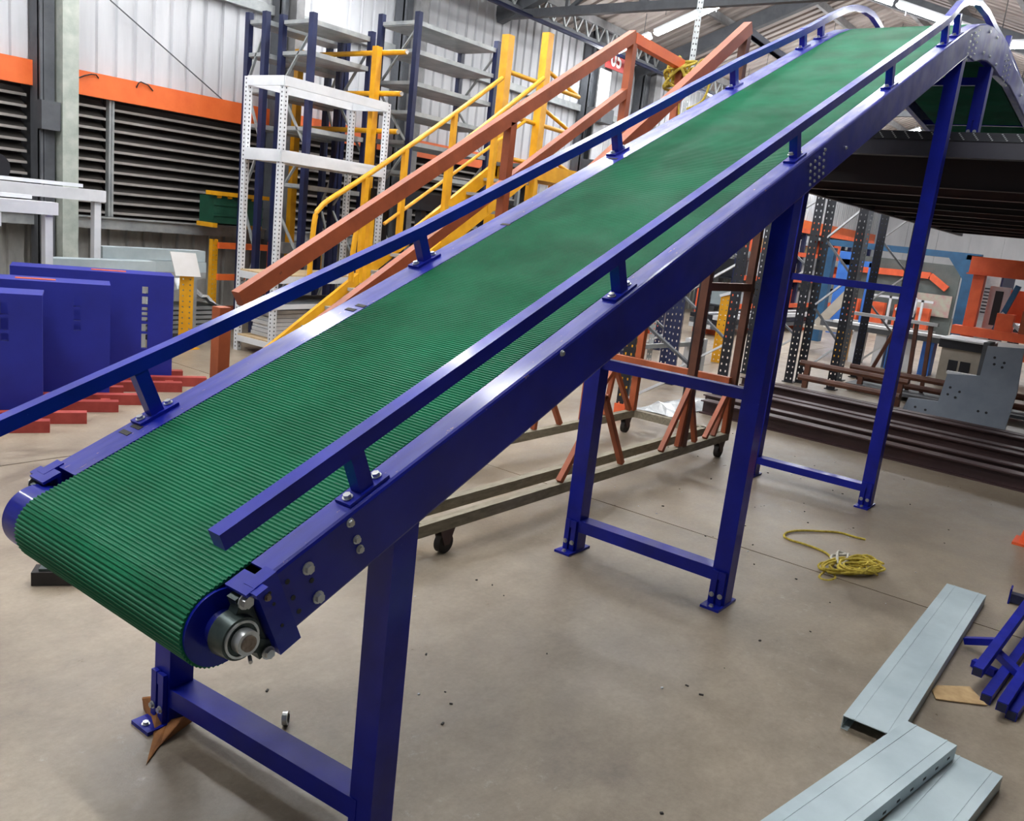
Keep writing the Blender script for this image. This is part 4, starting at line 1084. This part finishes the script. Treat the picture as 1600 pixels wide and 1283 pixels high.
for k, (y, x) in enumerate(((.72, 7.93), (-1.0, 7.9))): MB().box((x + .02, y, .03), (.10, .16, .06)).solo('timber_block', RUBBER, 'small dark block on the floor before the red-brown beams, %s' % ('beside the far conveyor leg' if k == 0 else 'towards the right edge'), 'block', 'dark blocks')
# rusty tube frame lying behind the beams
e = thing('tube_trestle', 'rusty brown tube trestle with two upright posts behind the dark beams', 'trestle', (11.2, 1.4, 0))
for (xa, ya_, xb, yb_, z) in ((10.45, 2.1, 10.42, .92, .16), (10.75, 2.2, 10.72, .92, .30), (11.3, 1.75, 11.3, -.2, .30), (11.5, 1.7, 11.5, -.4, .16)):
    MB().tube([(xa, ya_, z), (xb, yb_, z)], .038, 8).build('tube', BROWN, e, smooth=True)
for (x, y) in ((10.43, 1.05), (11.3, 1.6), (11.3, .6), (10.74, 2.1), (10.73, 1.0)): MB().b2((x - .03, y - .03, 0), (x + .03, y + .03, .3)).build('short_leg', BROWN, e)
for (a_, z1) in ((1.15, .95), (.98, .95)): MB().bar((11.6, a_ - .05, 0), (11.6, a_, z1), .045, .045).build('post', BROWN, e)
MB().bar((11.4, 1.55, .2), (11.5, 1.32, .95), .04, .04).build('post', BROWN, e)
MB().b2((11.55, .9, .93), (11.61, 1.9, .97)).build('top_bar', WHITE, e)
MB().b2((11.2, -.6, .06), (11.8, 1.75, .10)).build('sheet_pile', DKCOL, e)
# grey stepped plate
py = [(.88, .012), (.84, .16), (.53, .18), (.50, .5), (.18, .54), (.17, .87), (-.17, .90), (-.20, .44), (-.17, .012)]
e = thing('stepped_plate', 'grey stepped steel plate with bolt holes standing on edge behind the beams', 'steel plate', (10.5, .35, 0))
MB().prism([(10.5, y, z) for (y, z) in py], (.04, 0, 0)).build('plate', GREYPL, e)
for (y, z) in ((.75, .07), (.64, .06), (.44, .36), (.34, .33), (.45, .28), (.37, .26), (.08, .76), (-.02, .72), (.07, .69), (-.01, .67), (.12, .16), (.04, .16)):
    MB().cyl((10.498, y, z), (1, 0, 0), .014, .004, 10).build('bolt_hole', DOTS, e)
MB().b2((10.54, .16, .0), (10.9, .22, .9)).build('side_flange', DKCOL, e); MB().b2((10.54, .17, .50), (10.62, .52, .53)).build('step_flange', WHITE, e)
# ================================================================== MACHINES FAR BEHIND
e = thing('blue_gantry', 'steel-blue portal frame with dark cladding far behind the rack frames', 'machine', (17, 2.2, 0))
MB().b2((17, 1.50, 0), (17.2, 1.72, 1.92)).build('column', TEAL, e); MB().b2((17, 4.0, 0), (17.2, 4.2, 1.8)).build('column', TEAL, e)
MB().b2((17, 1.5, 1.84), (17.2, 4.2, 1.95)).build('top_beam', TEAL, e)
MB().prism([(17.0, 1.72, 1.84), (17.0, 2.0, 1.84), (17.0, 1.72, 1.5)], (.1, 0, 0)).build('knee_brace', TEAL, e)
MB().b2((17.5, 1.15, 0), (18.9, 1.45, 1.86)).build('cabinet_side', NAVY, e); MB().b2((17.45, 1.18, .3), (17.5, 1.42, 1.7)).build('grille', GALVD, e)
for k in range(8): MB().b2((17.44, 1.2, .95 + .06 * k), (17.45, 1.4, .975 + .06 * k)).build('louvre', BLACK, e)
e = thing('far_machine', 'dark screened machine with an orange arched beam, inside the steel-blue portal', 'machine', (22, 3.6, 0))
MB().b2((22.2, 2.7, 0), (22.3, 5.4, 1.75)).build('screen', MESHM, e)
MB().bar((22.1, 5.2, 1.42), (22.1, 3.3, 1.46), .1, .15).build('arch_beam', ORF, e); MB().bar((22.1, 3.3, 1.46), (22.1, 2.9, 1.2), .1, .14).build('arch_beam', ORF, e)
MB().b2((22.1, 2.75, .55), (22.15, 3.5, 1.05)).build('poster_board', PINK, e)
for y in (3.1, 3.6, 4.1, 4.7): MB().b2((21.8, y, .1), (22.0, y + .28, .7 + .1 * (y % .5))).build('orange_fixture', ORF, e)
for y in (3.2, 3.9): MB().b2((21.5, y, .2), (21.55, y + .05, .9)).build('white_bar', WHITE, e)
MB().b2((21.5, 3.0, .85), (21.55, 4.4, .9)).build('white_bar', WHITE, e); MB().b2((21.4, 2.9, .0), (21.9, 4.8, .22)).build('bed', GALVD, e)
e = thing('orange_gantry', 'orange machine frame with a deep top beam at the far right', 'machine', (16, .9, 0))
gx = 15.9
ga = onX(1519, 400, gx); gb = onX(1600, 424, gx)
MB().b2((gx, -3.0, ga[2] - .27), (gx + .25, ga[1], ga[2])).build('top_beam', ORF, e); MB().b2((gx - .05, -3.0, ga[2] - .29), (gx + .3, ga[1] + .02, ga[2] - .27)).build('beam_flange', ORF, e)
MB().b2((gx, ga[1] - .25, 0), (gx + .2, ga[1] - .08, ga[2] - .29)).build('column', ORF, e)
MB().b2((gx - .1, -3, .62), (gx + .2, ga[1] + .05, .76)).build('bed_beam', ORF, e); MB().b2((gx - .25, -3, .52), (gx - .1, ga[1] + .02, .60)).build('white_strip', WHITES, e); MB().b2((gx - .2, -3, .34), (gx + .2, ga[1], .52)).build('bed_beam', ORF, e)
MB().b2((gx + .5, -3, .9), (gx + .6, ga[1] - .5, 1.42)).build('back_panel', ORF, e); MB().b2((gx + .3, ga[1] - .62, .76), (gx + .36, ga[1] - .32, 1.45)).build('window_frame', WHITE, e); MB().b2((gx + .29, ga[1] - .53, .82), (gx + .30, ga[1] - .41, 1.38)).build('window_pane', BLACK, e)
MB().bar((gx + .05, ga[1] - .55, .76), (gx + .05, ga[1] - .75, 1.5), .08, .08).build('blue_strut', TEAL, e)
for (y, h_, m) in ((.1, .28, ORF), (-.25, .36, RUST), (-.6, .22, DKCOL)): MB().b2((gx - .05, ga[1] - .9 + y, .76), (gx + .15, ga[1] - .65 + y, .76 + h_)).build('fixture', m, e)
MB().bar((gx, ga[1] - .95, .78), (gx, ga[1] - .6, 1.05), .05, .05).build('white_bar', WHITE, e)
e = thing('bright_blue_post', 'bright blue upright machine column seen between the rack frames', 'machine', (19.5, 4.4, 0))
MB().b2((19.5, 4.35, 0), (19.7, 4.65, 1.78)).build('column', BRIGHTB, e); MB().b2((19.5, 3.85, .2), (19.6, 4.0, 1.6)).build('column', BRIGHTB, e); MB().b2((19.5, 3.85, 1.5), (19.6, 4.6, 1.62)).build('cross_beam', BRIGHTB, e)
e = thing('beige_cabinet', 'low beige cabinet with a dark opening, left of the grey stepped plate top', 'cabinet', (13.5, .9, 0))
MB().b2((13.4, .60, 0), (14.0, 1.14, .56)).build('body', BEIGE, e); MB().b2((13.35, .55, .56), (14.05, 1.18, .68)).build('lid', BLACK, e); MB().b2((13.39, .74, .24), (13.40, .87, .40)).build('opening', BLACK, e); MB().b2((13.39, .90, .24), (13.40, 1.02, .40)).build('opening', BLACK, e)
MB().b2((13.30, .55, .68), (14.05, 1.18, .70)).build('worktop', WHITE, e)
e = thing('low_workbench', 'low workbench of dark beams with coloured bins below it, behind the brown trestle', 'bench', (14.6, 2.3, 0))
MB().b2((14.4, 1.35, .52), (14.9, 3.2, .60)).build('top', DKCOL, e); MB().b2((14.38, 1.35, .60), (14.6, 3.0, .64)).build('white_strip', WHITE, e)
for (y, m) in ((2.75, YEL), (2.5, WHITE), (2.15, WHITE), (1.95, BRIGHTB), (1.75, WHITE), (1.45, BRIGHTB)): MB().b2((14.45, y, 0), (14.7, y + .16, .52)).build('bin', m, e)
e = thing('cream_trolley', 'cream-coloured slanted board trolley left of the far right conveyor leg', 'trolley', (15.2, 3.2, 0))
MB().bar((15.2, 3.5, .45), (15.2, 3.0, 1.15), .04, .16, up=(0, 1, 0)).build('slanted_board', BEIGE, e); MB().b2((15.1, 2.9, .38), (15.5, 3.7, .44)).build('shelf', BEIGE, e)
for y in (2.92, 3.62): MB().b2((15.12, y, 0), (15.18, y + .05, .40)).build('leg', BEIGE, e)
# workers far away
def person(x, y, label, shirt):
    me = bpy.data.meshes.new('body'); V = [(0, 0, .80), (0, 0, 1.0), (0, 0, 1.22), (0, 0, 1.34), (0, 0, 1.46), (0, 0, 1.58), (0, .16, 1.25), (.06, .21, 1.0), (.20, .20, .90), (0, -.16, 1.25), (.08, -.21, 1.02), (.24, -.17, .95), (0, .09, .78), (.03, .10, .42), (0, .10, .05), (.09, .11, .03), (0, -.09, .78), (-.03, -.10, .42), (-.04, -.10, .05), (.06, -.11, .03)]
    Ed = [(0, 1), (1, 2), (2, 3), (3, 4), (4, 5), (2, 6), (6, 7), (7, 8), (2, 9), (9, 10), (10, 11), (0, 12), (12, 13), (13, 14), (14, 15), (0, 16), (16, 17), (17, 18), (18, 19)]
    Rr = [.13, .13, .15, .055, .09, .07, .06, .045, .035, .06, .045, .035, .09, .06, .04, .035, .09, .06, .04, .035]
    k_ = .80
    me.from_pydata([(a * k_, b_ * k_, c_ * k_) for a, b_, c_ in V], Ed, [])
    o = bpy.data.objects.new('person', me); COL.objects.link(o); o.location = (x, y, 0); o.rotation_euler = (0, 0, 2.6)
    o.modifiers.new('s', 'SKIN'); me.skin_vertices[0].data[0].use_root = True
    for i, r_ in enumerate(Rr): me.skin_vertices[0].data[i].radius = (r_ * k_, r_ * k_)
    o.modifiers.new('u', 'SUBSURF').levels = 2
    bpy.context.view_layer.update()
    m2 = bpy.data.meshes.new_from_object(o.evaluated_get(bpy.context.evaluated_depsgraph_get()))
    o.modifiers.clear(); o.data = m2; m2.materials.clear()
    for m in (DARKCL, shirt, SKIN): m2.materials.append(m)
    for p_ in m2.polygons: p_.material_index = 0 if p_.center.z < .84 * k_ else (1 if p_.center.z < 1.33 * k_ and abs(p_.center.y) < .24 else 2); p_.use_smooth = True
    tag(o, label, 'person'); ORG[o.name] = A(x, y, 0)
    h = MB(); h.cyl((x, y, 1.58 * k_), (0, 0, 1), .085 * k_, .10 * k_, 14, r2=.05 * k_); h = h.build('hair', BLACK, None, smooth=True)
    me_ = h.data
    for v in me_.vertices: v.co = Matrix.Rotation(-2.6, 3, 'Z') @ (v.co - Vector((x, y, 0)))
    h.parent = o
person(18.2, 2.75, 'small distant worker in a white shirt and dark trousers behind the brown trestle', WHITECL)
person(19.3, 1.0, 'small distant worker in pale clothes between the blue portal and orange machine', WHITECL)

# stock shelving against the left wall, seen through the rack frames
e = thing('stock_shelving', 'dark stock shelving with orange beams against the left wall, seen through the rack frames', 'rack', (23, 6.9, 0))
for x in (18.5, 20.5, 22.5, 24.5, 26.5, 28.5):
    for y in (6.5, 7.3): MB().b2((x, y, 0), (x + .1, y + .1, 2.2)).build('upright', NAVY, e)
for z in (.25, .9, 1.55, 2.15):
    MB().b2((18.5, 6.46, z), (28.6, 6.5, z + .11)).build('beam', ORF, e); MB().b2((18.5, 6.5, z), (28.6, 7.4, z + .03)).build('shelf', BLACK, e)
g = random.Random(21); k = 0
cols = {'white': WHITE, 'grey': GALV, 'black': BLACK, 'brown': CARD, 'orange': ORF}
for zn, z in (('bottom', .285), ('second', .935), ('third', 1.585)):
    for j in range(9):
        x = 18.75 + j * 1.08; cn = list(cols)[g.randrange(5)]; w = .5 + .35 * g.random(); h = .2 + .25 * g.random()
        b = MB(); b.b2((x, 6.6, z), (x + w, 7.2, z + h)); b.b2((x - .01, 6.59, z + h), (x + w + .01, 7.21, z + h + .02))
        b.solo('stock_box', cols[cn], '%s box on the %s shelf of the stock shelving, %s along' % (cn, zn, ('first', 'second', 'third', 'fourth', 'fifth', 'sixth', 'seventh', 'eighth', 'last')[j]), 'box', 'boxes on the stock shelving')
